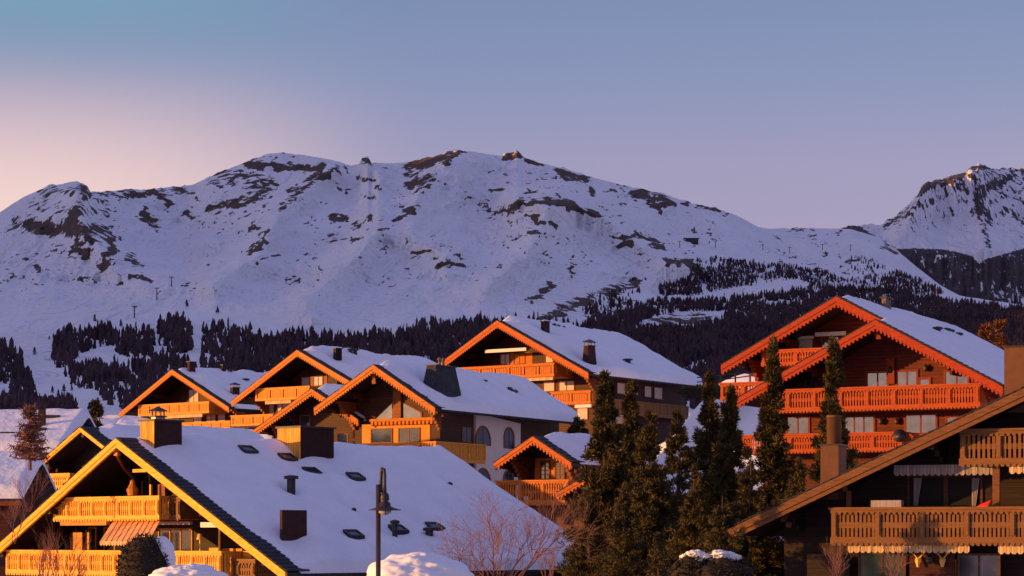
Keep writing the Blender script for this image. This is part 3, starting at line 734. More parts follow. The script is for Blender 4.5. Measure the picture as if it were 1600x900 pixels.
def side_window(H, x0, y0, x1, y1, u, glass='glass_dark', key=None, mull=1, arch=False, trim=.09, shut=False):
    va, _ = H.side(x0, (y0+y1)/2, u); vb, _ = H.side(x1, (y0+y1)/2, u); vm = (x0+x1)/2
    zt = H.side(vm, y0, u)[1]; zb = H.side(vm, y1, u)[1]; k = key or H.k
    mb = MB(); w = (vb-va)/2; c = (va+vb)/2
    if arch:
        zs = max(zb+.05, zt-w); ri = w
        def arc(r, n=12): return [(c+r*math.cos(q*math.pi/n), zs+(zt-zs)*(r/ri)*math.sin(q*math.pi/n)) for q in range(n+1)]
        a, bq = arc(w), arc(w+.16)
        a = [(a[0][0], zb)]+a+[(a[-1][0], zb)]; bq = [(bq[0][0], zb)]+bq+[(bq[-1][0], zb)]
        for i in range(len(a)-1):
            q = [a[i], a[i+1], bq[i+1], bq[i]]
            mb.hull8([(u-.02, *q[0]), (u-.02, *q[1]), (u-.02, *q[2]), (u-.02, *q[3]), (u+.07, *q[0]), (u+.07, *q[1]), (u+.07, *q[2]), (u+.07, *q[3])])
        mb.box(u-.02, u+.06, c-.03, c+.03, zb, zt)
        o = mb.build('arched_window', M[k+'_trim'], H.root)
        mb = MB(); n = len(a)
        mb.add([(u+.012, p[0], p[1]) for p in a]+[(u+.03, p[0], p[1]) for p in a], [tuple(range(n)), tuple(range(2*n-1, n-1, -1))])
        mb.build('pane', M[glass], o)
        return o
    t = trim
    mb.box(u-.02, u+.07, va-t, va, zb-t, zt+t); mb.box(u-.02, u+.07, vb, vb+t, zb-t, zt+t)
    mb.box(u-.02, u+.07, va, vb, zt, zt+t); mb.box(u-.02, u+.09, va, vb, zb-t, zb)
    for i in range(1, mull+1):
        q = va+(vb-va)*i/(mull+1); mb.box(u-.01, u+.055, q-.04, q+.04, zb, zt)
    o = mb.build('window', M[k+'_trim'], H.root)
    mb = MB(); mb.box(u+.006, u+.03, va, vb, zb, zt); mb.build('pane', M[glass], o)
    return o
def panel(H, name, x0, y0, x1, y1, v, m, th=.08, parent=None, label=None):
    u0, _ = H.on(x0, (y0+y1)/2, v); u1, _ = H.on(x1, (y0+y1)/2, v); um = (x0+x1)/2
    zt = H.on(um, y0, v)[1]; zb = H.on(um, y1, v)[1]
    mb = MB(); mb.box(u0, u1, v-th, v, zb, zt); o = mb.build(name, M[m], parent or H.root)
    if label: o['label'] = label
    return o
def skylight(H, b, px, py, wu=.6, wv=.95):
    u, v, z = H.roofpt(px, py, b); sl = (b.zr-b.zp)/(b.ur-b.up)
    def q(a, d, h): return (u+a, v+d, b.z(u)+sl*a+h)
    mb = MB(); hu = wu/2; hv = wv/2; f = .09; h0, h1 = -.1, b.th*.62
    for (a0, a1, d0, d1) in ((-hu, hu, -hv, -hv+f), (-hu, hu, hv-f, hv), (-hu, -hu+f, -hv+f, hv-f), (hu-f, hu, -hv+f, hv-f)):
        mb.hull8([q(a0,d0,h0), q(a1,d0,h0), q(a1,d1,h0), q(a0,d1,h0), q(a0,d0,h1), q(a1,d0,h1), q(a1,d1,h1), q(a0,d1,h1)])
    o = mb.build('skylight', M['metal'], b.roof)
    mb = MB(); a = hu-f; c = hv-f; mb.hull8([q(-a,-c,h1-.12), q(a,-c,h1-.12), q(a,c,h1-.12), q(-a,c,h1-.12), q(-a,-c,h1-.05), q(a,-c,h1-.05), q(a,c,h1-.05), q(-a,c,h1-.05)])
    mb.build('pane', M['glass_roof'], o)
    return o
def chimney(H, b, x0, x1, ytop, ybot, depth=None, mat_='chim', mfront=None, cap=True, taper=0, uvz=None, pots=0, name='chimney', xs=None):
    """standing on the right roof slope; ybot = foot, x0..x1 = photo width, xs = column of the near vertical edge"""
    u, v, z = H.roofpt((x0+x1)/2, ybot, b)
    o, d = H._loc((x0+x1)/2, ytop); kd = (v-o[1])/d[1]; zt = o[2]+kd*d[2]
    sc = kd/F        # metres per photo pixel there
    W = (x1-x0)*sc
    if xs is None: xs = x0+(x1-x0)*.35
    wf = (xs-x0)*sc/max(.2, math.cos(H.a)); ws = (x1-xs)*sc/max(.25, math.sin(H.a)) if depth is None else depth
    mb = MB(); a0, a1 = u-wf/2, u+wf/2; c0, c1 = v-ws/2, v+ws/2; zb = b.z(max(a1, a0))-.3
    t = taper
    mb.hull8([(a0-t,c0-t,zb), (a1+t,c0-t,zb), (a1+t,c1+t,zb), (a0-t,c1+t,zb), (a0,c0,zt), (a1,c0,zt), (a1,c1,zt), (a0,c1,zt)])
    ob = mb.build(name, M[mat_], b.roof)
    if mfront:
        mb = MB(); mb.box(a0+.01, a1-.01, c0-.035, c0-.003, zb, zt-.01); mb.build('painted_lit_front', M[mfront], ob)  # sunlit face painted as a bright sheet over the dark box
    if cap:
        mb = MB(); mb.box(a0-.1, a1+.1, c0-.1, c1+.1, zt+.002, zt+.09)
        if cap == 'hat':
            for x, y in ((a0+.05, c0+.05), (a1-.05, c0+.05), (a0+.05, c1-.05), (a1-.05, c1-.05)): mb.box(x-.04, x+.04, y-.04, y+.04, zt+.09, zt+.40)
            cxm, cym = (a0+a1)/2, (c0+c1)/2; e_ = .18
            mb.add([(a0-e_,c0-e_,zt+.40),(a1+e_,c0-e_,zt+.40),(a1+e_,c1+e_,zt+.40),(a0-e_,c1+e_,zt+.40),(cxm,cym,zt+.72)], [(0,3,2,1),(0,1,4),(1,2,4),(2,3,4),(3,0,4)])
        mb.build('chimney_cap', M['metal'], ob)
    for i in range(pots):
        mb = MB(); y = v+(i-(pots-1)/2)*.6; mb.lathe(u, y, [(.13, zt), (.12, zt+.5), (.19, zt+.52), (.19, zt+.66), (.05, zt+.75)], 10); mb.build('chimney_pot', M['stone'], ob)
    return ob, (u, v, zt)
def vent(H, b, px, pytop, pybot, r=.13):
    u, v, z = H.roofpt(px, pybot, b); o, d = H._loc(px, pytop); k = (v-o[1])/d[1]; zt = o[2]+k*d[2]
    mb = MB(); mb.lathe(u, v, [(r, b.z(u)-.2), (r, zt-.22), (r*1.7, zt-.2), (r*1.7, zt-.06), (r*.4, zt)], 10)
    return mb.build('vent_pipe', M['metal'], b.roof)

# ---- A: the large front chalet -------------------------------------------------
A = House('front_chalet', 182, 684, 112, 42, 985, 'honey', 'big nearest chalet with yellow barge boards, striped awning and long snowy roof', 'chalet')
A_H = [(450,712,.7,1.0,.7),(488,732,.7,1.0,.7),(556,743,.7,1.0,.7),(553,834,.8,1.1,.8),(622,828,.9,1.2,.8),(680,823,.7,.9,.7),(388,702,.7,1.0,.7),(459,846,1.0,1.0,.7),
       (455,768,.5,.6,.6),(553,798,.25,.25,.8),(704,757,.25,.25,.8)]
bA = body(A, (182,684), (-30,876), (447,893), 0, 690, oh=4.2, sh=1.6, th=.45, front=.85, holes=A_H, barge=.46, fringe=False, seed=1, corbels=False)
for p in ((450,712),(488,734),(556,742),(553,832),(623,824),(680,820),(388,700)): skylight(A, bA, *p)
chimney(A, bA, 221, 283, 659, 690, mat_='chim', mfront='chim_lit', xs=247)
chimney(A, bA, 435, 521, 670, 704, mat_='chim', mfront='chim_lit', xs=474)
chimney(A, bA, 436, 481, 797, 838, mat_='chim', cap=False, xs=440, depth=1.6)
vent(A, bA, 455, 742, 770, .22); vent(A, bA, 617, 812, 838, .14); vent(A, bA, 671, 823, 840, .2); vent(A, bA, 553, 793, 800, .07); vent(A, bA, 703, 753, 760, .09)
vA = bA.vf
balcony(A, 86, 776, 250, 813, .7, vA, post=1.05, gap=.15, bw=.07)
balcony(A, 12, 860, 347, 900, .5, vA, post=1.05, gap=.15, bw=.07)
balcony(A, 251, 777, 283, 812, 1.4, vA, key='brown', post=1.0, side_left=False)  # right end of the upper balcony, its shade painted as brown wood
balcony(A, 348, 873, 400, 905, 1.2, vA, key='brown', post=1.0, side_left=False)  # same for the lower balcony: brown wood imitates the shaded end
# awning between the two balconies
def awning(H, top, bot, vt, vb_, m='awning', fringe=True):
    u0, z0 = H.on(top[0], top[1], vt); u1, z1 = H.on(top[2], top[1], vt); q0, w0 = H.on(bot[0], bot[1], vb_); q1, w1 = H.on(bot[2], bot[1], vb_)
    mb = MB(); n = 18
    for i in range(n):
        a, e_ = i/n, (i+1)/n
        A0_ = (u0+(u1-u0)*a, vt, z0); A1_ = (u0+(u1-u0)*e_, vt, z0); B0 = (q0+(q1-q0)*a, vb_, w0); B1 = (q0+(q1-q0)*e_, vb_, w0)
        dz = .03 if i % 2 else .0
        mb.hull8([(A0_[0],A0_[1],A0_[2]-.03), (B0[0],B0[1],B0[2]-.03), (B1[0],B1[1],B1[2]-.03), (A1_[0],A1_[1],A1_[2]-.03), (A0_[0],A0_[1],A0_[2]+dz), (B0[0],B0[1],B0[2]+dz), (B1[0],B1[1],B1[2]+dz), (A1_[0],A1_[1],A1_[2]+dz)])
    o = mb.build('awning', M[m], H.root)
    mb = MB(); n = int((q1-q0)/.22)
    for i in range(n):
        x = q0+(q1-q0)*(i+.5)/n; mb.prism([(x-.11, w0), (x+.11, w0), (x+.09, w0-.16), (x, w0-.22), (x-.09, w0-.16)], vb_-.02, vb_+.01)
    mb.build('valance', M['valance'], o)
awning(A, (176,815,250), (156,846,233), 1.0, -.9)
panel(A, 'awning_cassette', 100, 814, 172, 821, .9, 'honey_trim', .25)
panel(A, 'awning_cassette', 164, 735, 200, 740, vA-1.3, 'white', .25); panel(A, 'awning_cassette', 212, 733, 233, 738, 1.3, 'honey_barge', .2)
panel(A, 'awning_cassette', 83, 815, 100, 820, vA-1.2, 'white', .2); panel(A, 'awning_cassette', 251, 815, 301, 820, vA-1.2, 'white', .2); panel(A, 'awning_cassette', 318, 816, 345, 824, 1.6, 'white', .2)
window(A, 168, 742, 203, 774, vA, 'glass_dark', mull=2); window(A, 212, 745, 234, 774, vA, 'glass_dark', mull=1)
window(A, 120, 826, 150, 862, vA, 'glass_dark', mull=1); window(A, 165, 826, 210, 865, vA, 'glass_dark', mull=2); window(A, 250, 828, 300, 866, vA, 'glass_dark', mull=2)
panel(A, 'wall_panel', 116, 832, 130, 864, 1.25, 'honey_trim'); panel(A, 'post', 138, 832, 141, 862, 1.3, 'honey_trim'); panel(A, 'post', 236, 757, 238, 776, 1.1, 'honey_barge', .1)  # the wall_panel is brighter wood painted in as a sunlit bit of wall
panel(A, 'shutter', 350, 857, 380, 872, 2.0, 'amber_balc', .08); panel(A, 'wall_panel', 329, 856, 345, 871, 1.6, 'honey_balc', .1); panel(A, 'wall_panel', 382, 861, 395, 872, 1.8, 'honey_balc', .1)
panel(A, 'post', 344, 822, 347, 872, 1.4, 'brown_trim', .12); panel(A, 'post', 248, 757, 259, 775, 1.5, 'amber_trim', .06)
def king_post(H, pts, v, w=.22, name='king_post', m=None):
    mb = MB(); q = [H.on(*p, v) for p in pts]
    for i in range(len(q)-1):
        (a, b_), (c, d) = q[i], q[i+1]; mb.prism([(a-w/2, b_), (a+w/2, b_), (c+w/2, d), (c-w/2, d)], v-.1, v+.1)
    return mb.build(name, m or H.m('trim'), H.root)
king_post(A, [(182,697),(183,712)], .3, .3)
mb = MB(); u, z = A.on(183, 712, .3); u2, z2 = A.on(193, 730, 1.5); mb.tube([(u,.3,z),(u2,1.5,z2),(A.on(209,748,2.4)[0],2.4,A.on(209,748,2.4)[1])], .09, 6); mb.build('curved_brace', M['amber_trim'], A.root)
u, z = A.on(313, 850, 1.2); mb = MB(); mb.lathe(u, 1.2, [(.05, z-.75), (.05, z), (.05, z+.25)], 6); mb.lathe(u-.05, 1.2, [(.16, z+.22), (.08, z+.5)], 8); mb.build('patio_heater', M['bone'], A.root)
u, z = A.on(207, 762, 1.3); mb = MB(); mb.lathe(u, 1.3, [(.25, z-.4), (.32, z-.1), (.14, z+.18), (.12, z+.35), (.02, z+.42)], 10); mb.build('balcony_lantern', M['amber_balc'], A.root)

# ---- A2: the chalet behind it to the left
A2 = House('neighbour_chalet', 126, 667, 142, 41, 880, 'honey', 'dark chalet with thin yellow barge board peeping over the left of the nearest chalet', 'chalet')
bA2 = body(A2, (126,667), (17,762), (240,757), 0, 395, oh=2.0, sh=1.5, th=.5, front=.9, barge=.30, fringe=False, seed=2, corbels=False, holes=[(225,690,1.5,1.5,.3)])
balcony(A2, 55, 740, 110, 763, .6, bA2.vf, post=3.0, gap=.22, bw=.12)
window(A2, 70, 722, 100, 740, bA2.vf, 'glass_dark')
panel(A2, 'balcony_shelf', 18, 767, 60, 770, 1.5, 'white', .3)
ob, (cu, cv, cz) = chimney(A2, bA2, 236, 258, 652, 672, mat_='steel', cap='hat', depth=.8)

# ---- B: the central chalet
B = House('carved_chalet', 583.5, 569.5, 184, 29, 775, 'amber', 'central chalet with glazed gable, dark tapered chimney and arched windows in white plaster', 'chalet')
bB = body(B, (583.5,569.5), (491,637), (680,636.5), 0, 815, oh=3.6, sh=1.7, th=.75, front=.9, barge=.55, seed=3, holes=[(690,606,2.2,2.6,.7),(801,610,.7,.8,.9),(758,598,.2,.2,.8)], melt=.3)
chimney(B, bB, 668, 711, 573, 606, mat_='slate', taper=.45, cap=True, pots=2, xs=682)
skylight(B, bB, 802, 608); vent(B, bB, 758, 593, 599, .13)
v = bB.vf
def gable_pane(H, pts, v, name='gable_window', g='glass'):
    q = [H.on(*p, v) for p in pts]; mb = MB()
    n = len(q); cx_ = sum(a for a, _ in q)/n; cz_ = sum(b_ for _, b_ in q)/n
    big = [(cx_+(a-cx_)*1.12+(.06 if a > cx_ else -.06), cz_+(b_-cz_)*1.12+(.06 if b_ > cz_ else -.06)) for a, b_ in q]
    for i in range(n):
        j = (i+1) % n
        mb.hull8([(q[i][0],v-.07,q[i][1]),(q[j][0],v-.07,q[j][1]),(big[j][0],v-.07,big[j][1]),(big[i][0],v-.07,big[i][1]),(q[i][0],v+.02,q[i][1]),(q[j][0],v+.02,q[j][1]),(big[j][0],v+.02,big[j][1]),(big[i][0],v+.02,big[i][1])])
    o = mb.build(name, H.m('trim'), H.root); mb = MB(); mb.prism(q, v-.03, v-.006); mb.build('pane', M[g], o); return o
gable_pane(B, [(586,655.5),(613,655.5),(613,630)], v, g='glass'); gable_pane(B, [(629,655.5),(658,655.5),(657,645),(629,629.5)], v, g='glass')
king_post(B, [(621,598),(621,656)], v-.15, .75); king_post(B, [(584,585),(585,600)], .5, .35)
mb = MB(); u0, z0 = B.on(577, 657, v-.5); u1, z1 = B.on(676, 657, v-.5); mb.box(u0, u1, v-.5, v, z0-.12, z0+.12)
n = 16
for i in range(n):
    x = u0+(u1-u0)*(i+.5)/n; mb.prism([(x-.14, z0-.122), (x+.14, z0-.122), (x+.10, z0-.42), (x-.10, z0-.42)], v-.42, v)
mb.build('carved_beam', M['amber_barge'], B.root)
panel(B, 'lit_wall', 566, 662, 672, 700, v, 'amber_balc', .04, label='timber wall with sunlight painted in bright yellow under the carved beam')  # brighter wood laid on the wall as a painted patch of sun
vv_ = v-.045
window(B, 581, 671, 612, 691, vv_, 'glass_dark', mull=0); window(B, 624, 670, 655, 690, vv_, 'glass_dark', mull=1); window(B, 529, 679, 543, 693, v, 'glass_dark', mull=0)
balcony(B, 568, 692, 657, 722, .9, v, post=3.2, gap=.22, bw=.17, fr=False); balcony(B, 640, 693, 664, 722, 1.0, v, post=1.4, side_left=False, fr=False)
# east side: plaster bay, arched windows, balcony
us = bB.wr
def side_panel(H, name, pts, u, m, th=.06):
    q = [H.side(*p, u) for p in pts]; n = len(q); mb = MB()
    mb.add([(u, a, b_) for a, b_ in q]+[(u+th, a, b_) for a, b_ in q], [tuple(range(n))[::-1], tuple(range(n, 2*n))]+[(i, (i+1) % n, (i+1) % n+n, i+n) for i in range(n)])
    return mb.build(name, M[m] if isinstance(m, str) else m, H.root)
side_panel(B, 'plaster_bay', [(740,645),(810,662),(810,760),(740,770)], us+.002, 'plaster', .22)
u_ = us+.225
side_window(B, 744, 668, 765, 696, u_, arch=True); side_window(B, 788, 670, 802, 701, u_, arch=True); side_window(B, 744, 734, 765, 765, u_, arch=True); side_window(B, 787, 736, 801, 758, u_, arch=True)
side_window(B, 722, 669, 736, 690, us)
def side_balcony(H, x0, y0, x1, y1, u, uin, key=None, solid=False):
    v0_, _ = H.side(x0, y0, u); v1_, _ = H.side(x1, y0, u); xm = (x0+x1)/2; zt = H.side(xm, y0, u)[1]; zb = H.side(xm, y1, u)[1]; k = key or H.k
    mb = MB(); mb.box(uin, u, v0_, v1_, zb+.02, zb+.15); mb.box(u-.02, u+.08, v0_, v1_, zb-.05, zb+.25); o = mb.build('balcony', M[k+'_balc'], H.root)
    mb = MB(); mb.box(u-.08, u+.14, v0_-.1, v1_+.1, zt-.1, zt); n = max(2, int((v1_-v0_)/1.3))
    for i in range(n+1):
        y = v0_+(v1_-v0_)*i/n; mb.box(u-.05, u+.10, y-.1, y+.1, zb+.25, zt-.1)
    q = int((v1_-v0_)/.22)
    for i in range(q):
        y = v0_+(v1_-v0_)*(i+.5)/q; mb.box(u-.01, u+.05, y-.085, y+.085, zb+.25, zt-.1)
    mb.box(uin, u-.05, v0_-.05, v0_+.05, zt-.12, zt-.02)
    q = int((u-uin)/.22)
    for i in range(q):
        x = uin+(u-uin)*(i+.5)/q; mb.box(x-.08, x+.08, v0_-.03, v0_+.03, zb+.15, zt-.12)
    mb.build('railing', M[k+'_balc'], o); return o
side_balcony(B, 680, 692, 757, 722, us+1.3, us)
# lower wing to the left of B
bB2 = body(B, (487,607), (396,672), (560,655), 2.5, 640, oh=2.4, sh=1.5, th=.6, front=.8, barge=.5, seed=4, far_over=.6)
for i, p in enumerate(((446,655),(470,650))): window(B, p[0], p[1], p[0]+14, p[1]+16, bB2.vf, 'glass_dark', mull=0)

# ---- C2 and C1: the two chalets further up on the left
C2 = House('mid_left_chalet', 464.5, 546.5, 243, 36, 700, 'amber', 'chalet with orange barge boards and lit balconies, third from the left, behind the carved one', 'chalet')
bC2 = body(C2, (464.5,546.5), (362,626), (570,609), 0, 665, oh=4.3, sh=1.6, th=.75, front=.9, barge=.6, seed=5, holes=[(527,560,1.4,1.4,.6)])
chimney(C2, bC2, 521, 534, 545, 559, mat_='chim', cap=True); vent(C2, bC2, 548, 544, 556, .22); vent(C2, bC2, 555, 545, 557, .22)
v = bC2.vf
balcony(C2, 400, 605, 484, 625, .8, v, style='panel', post=1.75, fr=False); balcony(C2, 362, 648, 427, 665, 1.2, v, style='panel', post=1.75, fr=False)
window(C2, 472, 590, 484, 603, v, 'shutter', mull=0); window(C2, 491, 589, 504, 602, 2.0, 'shutter', mull=1); window(C2, 440, 592, 452, 604, v, 'shutter', mull=0)
panel(C2, 'awning_cassette', 416, 625, 456, 631, 1.1, 'valance', .2); window(C2, 414, 633, 428, 647, v, 'shutter', mull=0); window(C2, 434, 631, 450, 647, v, 'shutter', mull=1)
panel(C2, 'lit_wall', 486, 588, 512, 604, 2.1, 'amber_trim', .1)  # last sunlit spot of this gable, painted as a lighter board
C1 = House('far_left_chalet', 269, 577, 288, 38, 715, 'amber', 'farthest left of the sunlit chalets, long slanting lit balcony and three roof chimneys', 'chalet')
bC1 = body(C1, (269,577), (187,645), (358,636), 0, 440, oh=4.3, sh=1.6, th=.75, front=.9, barge=.6, seed=6, holes=[(367,612,1.4,1.4,.6),(299,578,1.2,1.2,.5)])
chimney(C1, bC1, 293, 305, 566, 579, mat_='chim', cap=True, name='chimney'); chimney(C1, bC1, 346, 353, 571, 582, mat_='chim', cap=True); chimney(C1, bC1, 360, 374, 606, 619, mat_='chim', cap='hat')
vent(C1, bC1, 384, 591, 596, .3); vent(C1, bC1, 360, 577, 583, .25)
v = bC1.vf
balcony(C1, 217, 630, 327, 648, .8, v, style='panel', post=2.0, fr=False); balcony(C1, 284, 659, 360, 676, 1.0, v, style='panel', post=1.9, fr=False)
panel(C1, 'awning_cassette', 252, 648, 318, 653, 1.0, 'valance', .25); window(C1, 296, 609, 310, 628, v, 'shutter', mull=1)
window(C1, 303, 649, 315, 661, v, 'shutter', mull=0); window(C1, 323, 648, 337, 661, v, 'shutter', mull=1); window(C1, 341, 647, 352, 660, v, 'shutter', mull=0); window(C1, 262, 655, 280, 668, v, 'glass_dark', mull=1)

# ---- D: the chalet on the rise, centre right
D = House('hill_chalet', 777, 500.5, 226, 34, 690, 'rust', 'chalet on the rise with two orange balconies on its gable and a capped tapered chimney', 'chalet')
bD = body(D, (777,500.5), (683,571), (919.5,582), 0, 962, oh=4.2, sh=1.8, th=.8, front=.9, barge=.62, seed=7, holes=[(920,562,1.6,1.8,.7),(851,517,1.2,1.4,.5),(980,566,.5,.5,.8)], lext=9.5)
chimney(D, bD, 912, 930, 541, 563, mat_='chim', taper=.16, cap='hat'); chimney(D, bD, 845, 859, 503, 518, mat_='chim', cap=True); vent(D, bD, 981, 560, 567, .3)
for q in ((866,505,512),(872,507,513),(880,509,515)): vent(D, bD, *q, .14)
v = bD.vf
balcony(D, 704, 571, 866, 592, .7, v, style='panel', post=1.95, fr=True); balcony(D, 862, 611, 923, 632, .9, v, style='panel', post=1.95)
panel(D, 'awning_cassette', 760, 545, 824, 550, 1.6, 'white', .25); panel(D, 'awning_cassette', 816, 589, 866, 595, .9, 'valance', .25); panel(D, 'awning_cassette', 900, 632, 925, 637, 1.1, 'white', .25)
window(D, 783, 554, 796, 569, v, 'shutter', mull=1); window(D, 804, 553, 820, 568, v, 'shutter', mull=1); window(D, 853, 552, 864, 566, v, 'shutter', mull=0)
window(D, 850, 597, 866, 611, v, 'shutter', mull=0); window(D, 874, 596, 897, 610, v, 'shutter', mull=1); window(D, 902, 638, 918, 655, v, 'shutter', mull=0)
panel(D, 'lit_wall', 798, 551, 832, 571, v, 'rust_balc', .03, label='orange timber with painted-in sunlight beside the upper windows')  # sunlight on the gable wall put in as lighter orange wood
us = bD.wr
for a, b_, c, d_, g_ in ((964,599,976,615,'shutter'),(987,601,996,617,'shutter'),(1007,604,1017,620,'shutter'),(1022,606,1034,623,'shutter'),(960,645,975,662,'shutter')): side_window(D, a, b_, c, d_, us, g_, mull=0)
side_balcony(D, 955, 629, 1074, 650, us+1.4, us, key='brown')  # darker wood puts the shade of this side into the colour

# ---- S: the small chalet in front of the trees
S = House('small_chalet', 833, 681.5, 146, 33, 850, 'rust', 'small bright orange chalet with one carved balcony beside the tall conifers', 'chalet')
bS = body(S, (833,681.5), (772.5,723), (893,722), 0, 955, oh=2.5, sh=1.0, th=.5, front=1.0, barge=.42, seed=8, wmat=M['rust_wall'])
v = bS.vf
panel(S, 'lit_wall', 836, 716, 882, 760, v, 'rust_balc', .03, label='orange wall with sunlight painted in around the upper windows')  # painted sun patch: balcony-coloured sheet over the darker wall
window(S, 846, 722, 858, 748, v-.035, 'glass_dark', mull=1, bars=3); window(S, 869, 723, 881, 748, v-.035, 'glass_dark', mull=1, bars=3); window(S, 812, 727, 822, 748, v, 'glass_dark', mull=0)
balcony(S, 777, 750, 888, 789, .35, v, post=1.9, gap=.17, bw=.09)
panel(S, 'lower_wall', 800, 790, 893, 850, .9, 'amber_wall', .1)
bS2 = body(S, (925,738), (870,770), (960,765), -1.5, 1000, oh=1.2, sh=.6, th=.35, front=.3, barge=.36, seed=9, corbels=False, wallbase=1.5)

# ---- E: the big red chalet
E = House('red_chalet', 1368, 499, 132, 28, 740, 'red', 'large fiery red chalet with twin stepped gables and two long carved balconies', 'chalet')
bE = body(E, (1368,499), (1148,624), (1567,603), 0, 1500, oh=3.5, sh=1.5, th=.42, front=.7, barge=.52, seed=10)
bEb = body(E, (1307,462.5), (1127,570), (1575,601), 3.2, 1480, oh=3.4, sh=1.5, th=.45, front=.7, barge=.52, seed=11)
v = bE.vf
balcony(E, 1190, 604, 1531, 641, .7, v, post=1.75, gap=.16, bw=.10); balcony(E, 1150, 677, 1412, 707, .9, v, post=1.75, gap=.16, bw=.10); balcony(E, 1412, 677, 1560, 707, 1.2, v, post=1.75, gap=.16, bw=.10)
for a in ((1356,583,1387,606,1),(1403,581,1432,606,1),(1438,593,1452,606,0),(1478,581,1512,606,1),(1231,652,1263,677,1),(1320,652,1365,676,2),(1416,649,1462,676,1),(1480,652,1530,676,2),(1260,584,1290,606,1)):
    window(E, a[0], a[1], a[2], a[3], v, 'glass', mull=a[4], trim=.13)
king_post(E, [(1368,512),(1374,530)], .5, .3); king_post(E, [(1392,560),(1392,600)], v-.1, .5)
def wall_lamp(H, px, py, v):
    u, z = H.on(px, py, v); mb = MB(); mb.lathe(u, v-.18, [(.05, z-.22), (.14, z-.12), (.16, z+.06), (.08, z+.16), (.03, z+.24)], 8); mb.box(u-.04, u+.04, v-.15, v, z-.06, z+.02); return mb.build('wall_lamp', M['metal'], H.root)
for p in ((1378,658),(1403,658),(1392,578),(1448,575)): wall_lamp(E, *p, v)
vb = bEb.vf
balcony(E, 1191, 545, 1300, 570, 3.9, vb, post=1.9, gap=.17, bw=.1, side_right=False); balcony(E, 1127, 597, 1200, 625, 3.9, vb, post=1.9, gap=.17, bw=.1)
window(E, 1236, 528, 1270, 546, vb, 'shutter', mull=0); panel(E, 'awning_cassette', 1232, 526, 1272, 530, vb-.3, 'white', .2); panel(E, 'awning_cassette', 1275, 519, 1322, 525, vb-.4, 'white', .2)
window(E, 1285, 527, 1310, 546, vb, 'glass', mull=1)
chimney(E, bEb, 1376, 1394, 467, 481, mat_='stone', cap=True)
for q in ((1465,510,517),(1478,512,519),(1484,514,521),(1497,519,526)): vent(E, bEb, *q, .2)
u, z = E.on(1405, 682, .4); mb = MB(); mb.lathe(0, 0, [(.02, 0), (.22, .03), (.36, .10), (.40, .16)], 20); mb.tube([(0,0,-.35),(0,0,0)], .03)
o = mb.build('satellite_dish', M['metal'], E.root, True); o.location = (u, .45, z); o.rotation_euler = (R(75), 0, R(20))

# ---- R: the dark chalet in the right foreground
Rh = House('foreground_chalet', 1790, 515, 86, 22, 1000, 'brown', 'dark brown chalet cut by the right edge, long rake, carved balconies and deer skulls', 'chalet')
bR = body(Rh, (1790,515), (1138,826), (2300,760), 0, 2100, oh=3.2, sh=1.5, th=.10, front=1.5, barge=.50, fringe=False, seed=12, corbels=False)
v = bR.vf
balcony(Rh, 1300, 792, 1660, 851, .9, v, post=1.9, gap=.17, bw=.11); balcony(Rh, 1501, 669, 1680, 727, .9, v, post=1.5, gap=.17, bw=.11)
def valance(H, x0, x1, y0, y1, v, m):
    u0, z0 = H.on(x0, y0, v); u1, _ = H.on(x1, y0, v); zb = H.on((x0+x1)/2, y1, v)[1]; mb = MB(); n = max(3, int((u1-u0)/.24))
    for i in range(n):
        a = u0+(u1-u0)*i/n; b_ = u0+(u1-u0)*(i+1)/n; c = (a+b_)/2; d = (i % 2)*.02
        mb.prism([(a, z0), (b_, z0), (b_, zb+.08), (c+.05, zb), (c-.05, zb), (a, zb+.08)], v-.03-d, v-d)
    mb.box(u0, u1, v+.002, v+.3, z0-.02, z0+.10)
    return mb.build('awning_valance', M[m], H.root)
valance(Rh, 1397, 1556, 731, 743, 1.9, 'valance_shade'); valance(Rh, 1325, 1515, 848, 864, 1.0, 'valance'); valance(Rh, 1560, 1680, 848, 866, 1.0, 'valance'); valance(Rh, 1577, 1680, 727, 740, 1.0, 'valance')
for x0, x1, y0, y1 in ((1552,1563,727,797),(1324,1331,767,795),(1318,1325,752,768),(1500,1507,655,670)): panel(Rh, 'post', x0, y0, x1, y1, 1.5, 'brown_barge', .2)
for x0, x1, y0, y1 in ((1222,1229,800,815),(1230,1237,816,824)): panel(Rh, 'bracket', x0, y0, x1, y1, 1.2, 'brown_barge', .2)
window(Rh, 1422, 746, 1475, 794, v, 'inner', mull=0, trim=.1); window(Rh, 1482, 746, 1532, 794, v, 'inner', mull=0, trim=.1)
def curtain(H, px, w, y0, y1, v):
    mb = MB(); u0, zt = H.on(px, y0, v); u1, _ = H.on(px+w, y0, v); zb = H.on(px, y1, v)[1]; n = 8
    for i in range(n):
        a = u0+(u1-u0)*i/n; b_ = u0+(u1-u0)*(i+1)/n; k = .35
        mb.hull8([(a*.5+u0*.5, v-.06-(i%2)*.04, zb), (b_*.5+u0*.5, v-.06-(i%2)*.04, zb), (b_*.5+u0*.5, v-.02, zb), (a*.5+u0*.5, v-.02, zb), (a, v-.06-(i%2)*.04, zt), (b_, v-.06-(i%2)*.04, zt), (b_, v-.02, zt), (a, v-.02, zt)])
    mb.build('curtain', M['curtain'], H.root)
curtain(Rh, 1428, 13, 747, 790, v-.03); curtain(Rh, 1519, 12, 747, 792, v-.03)
panel(Rh, 'balcony_cabinet', 1365, 782, 1412, 796, 1.6, 'curtain', .5)
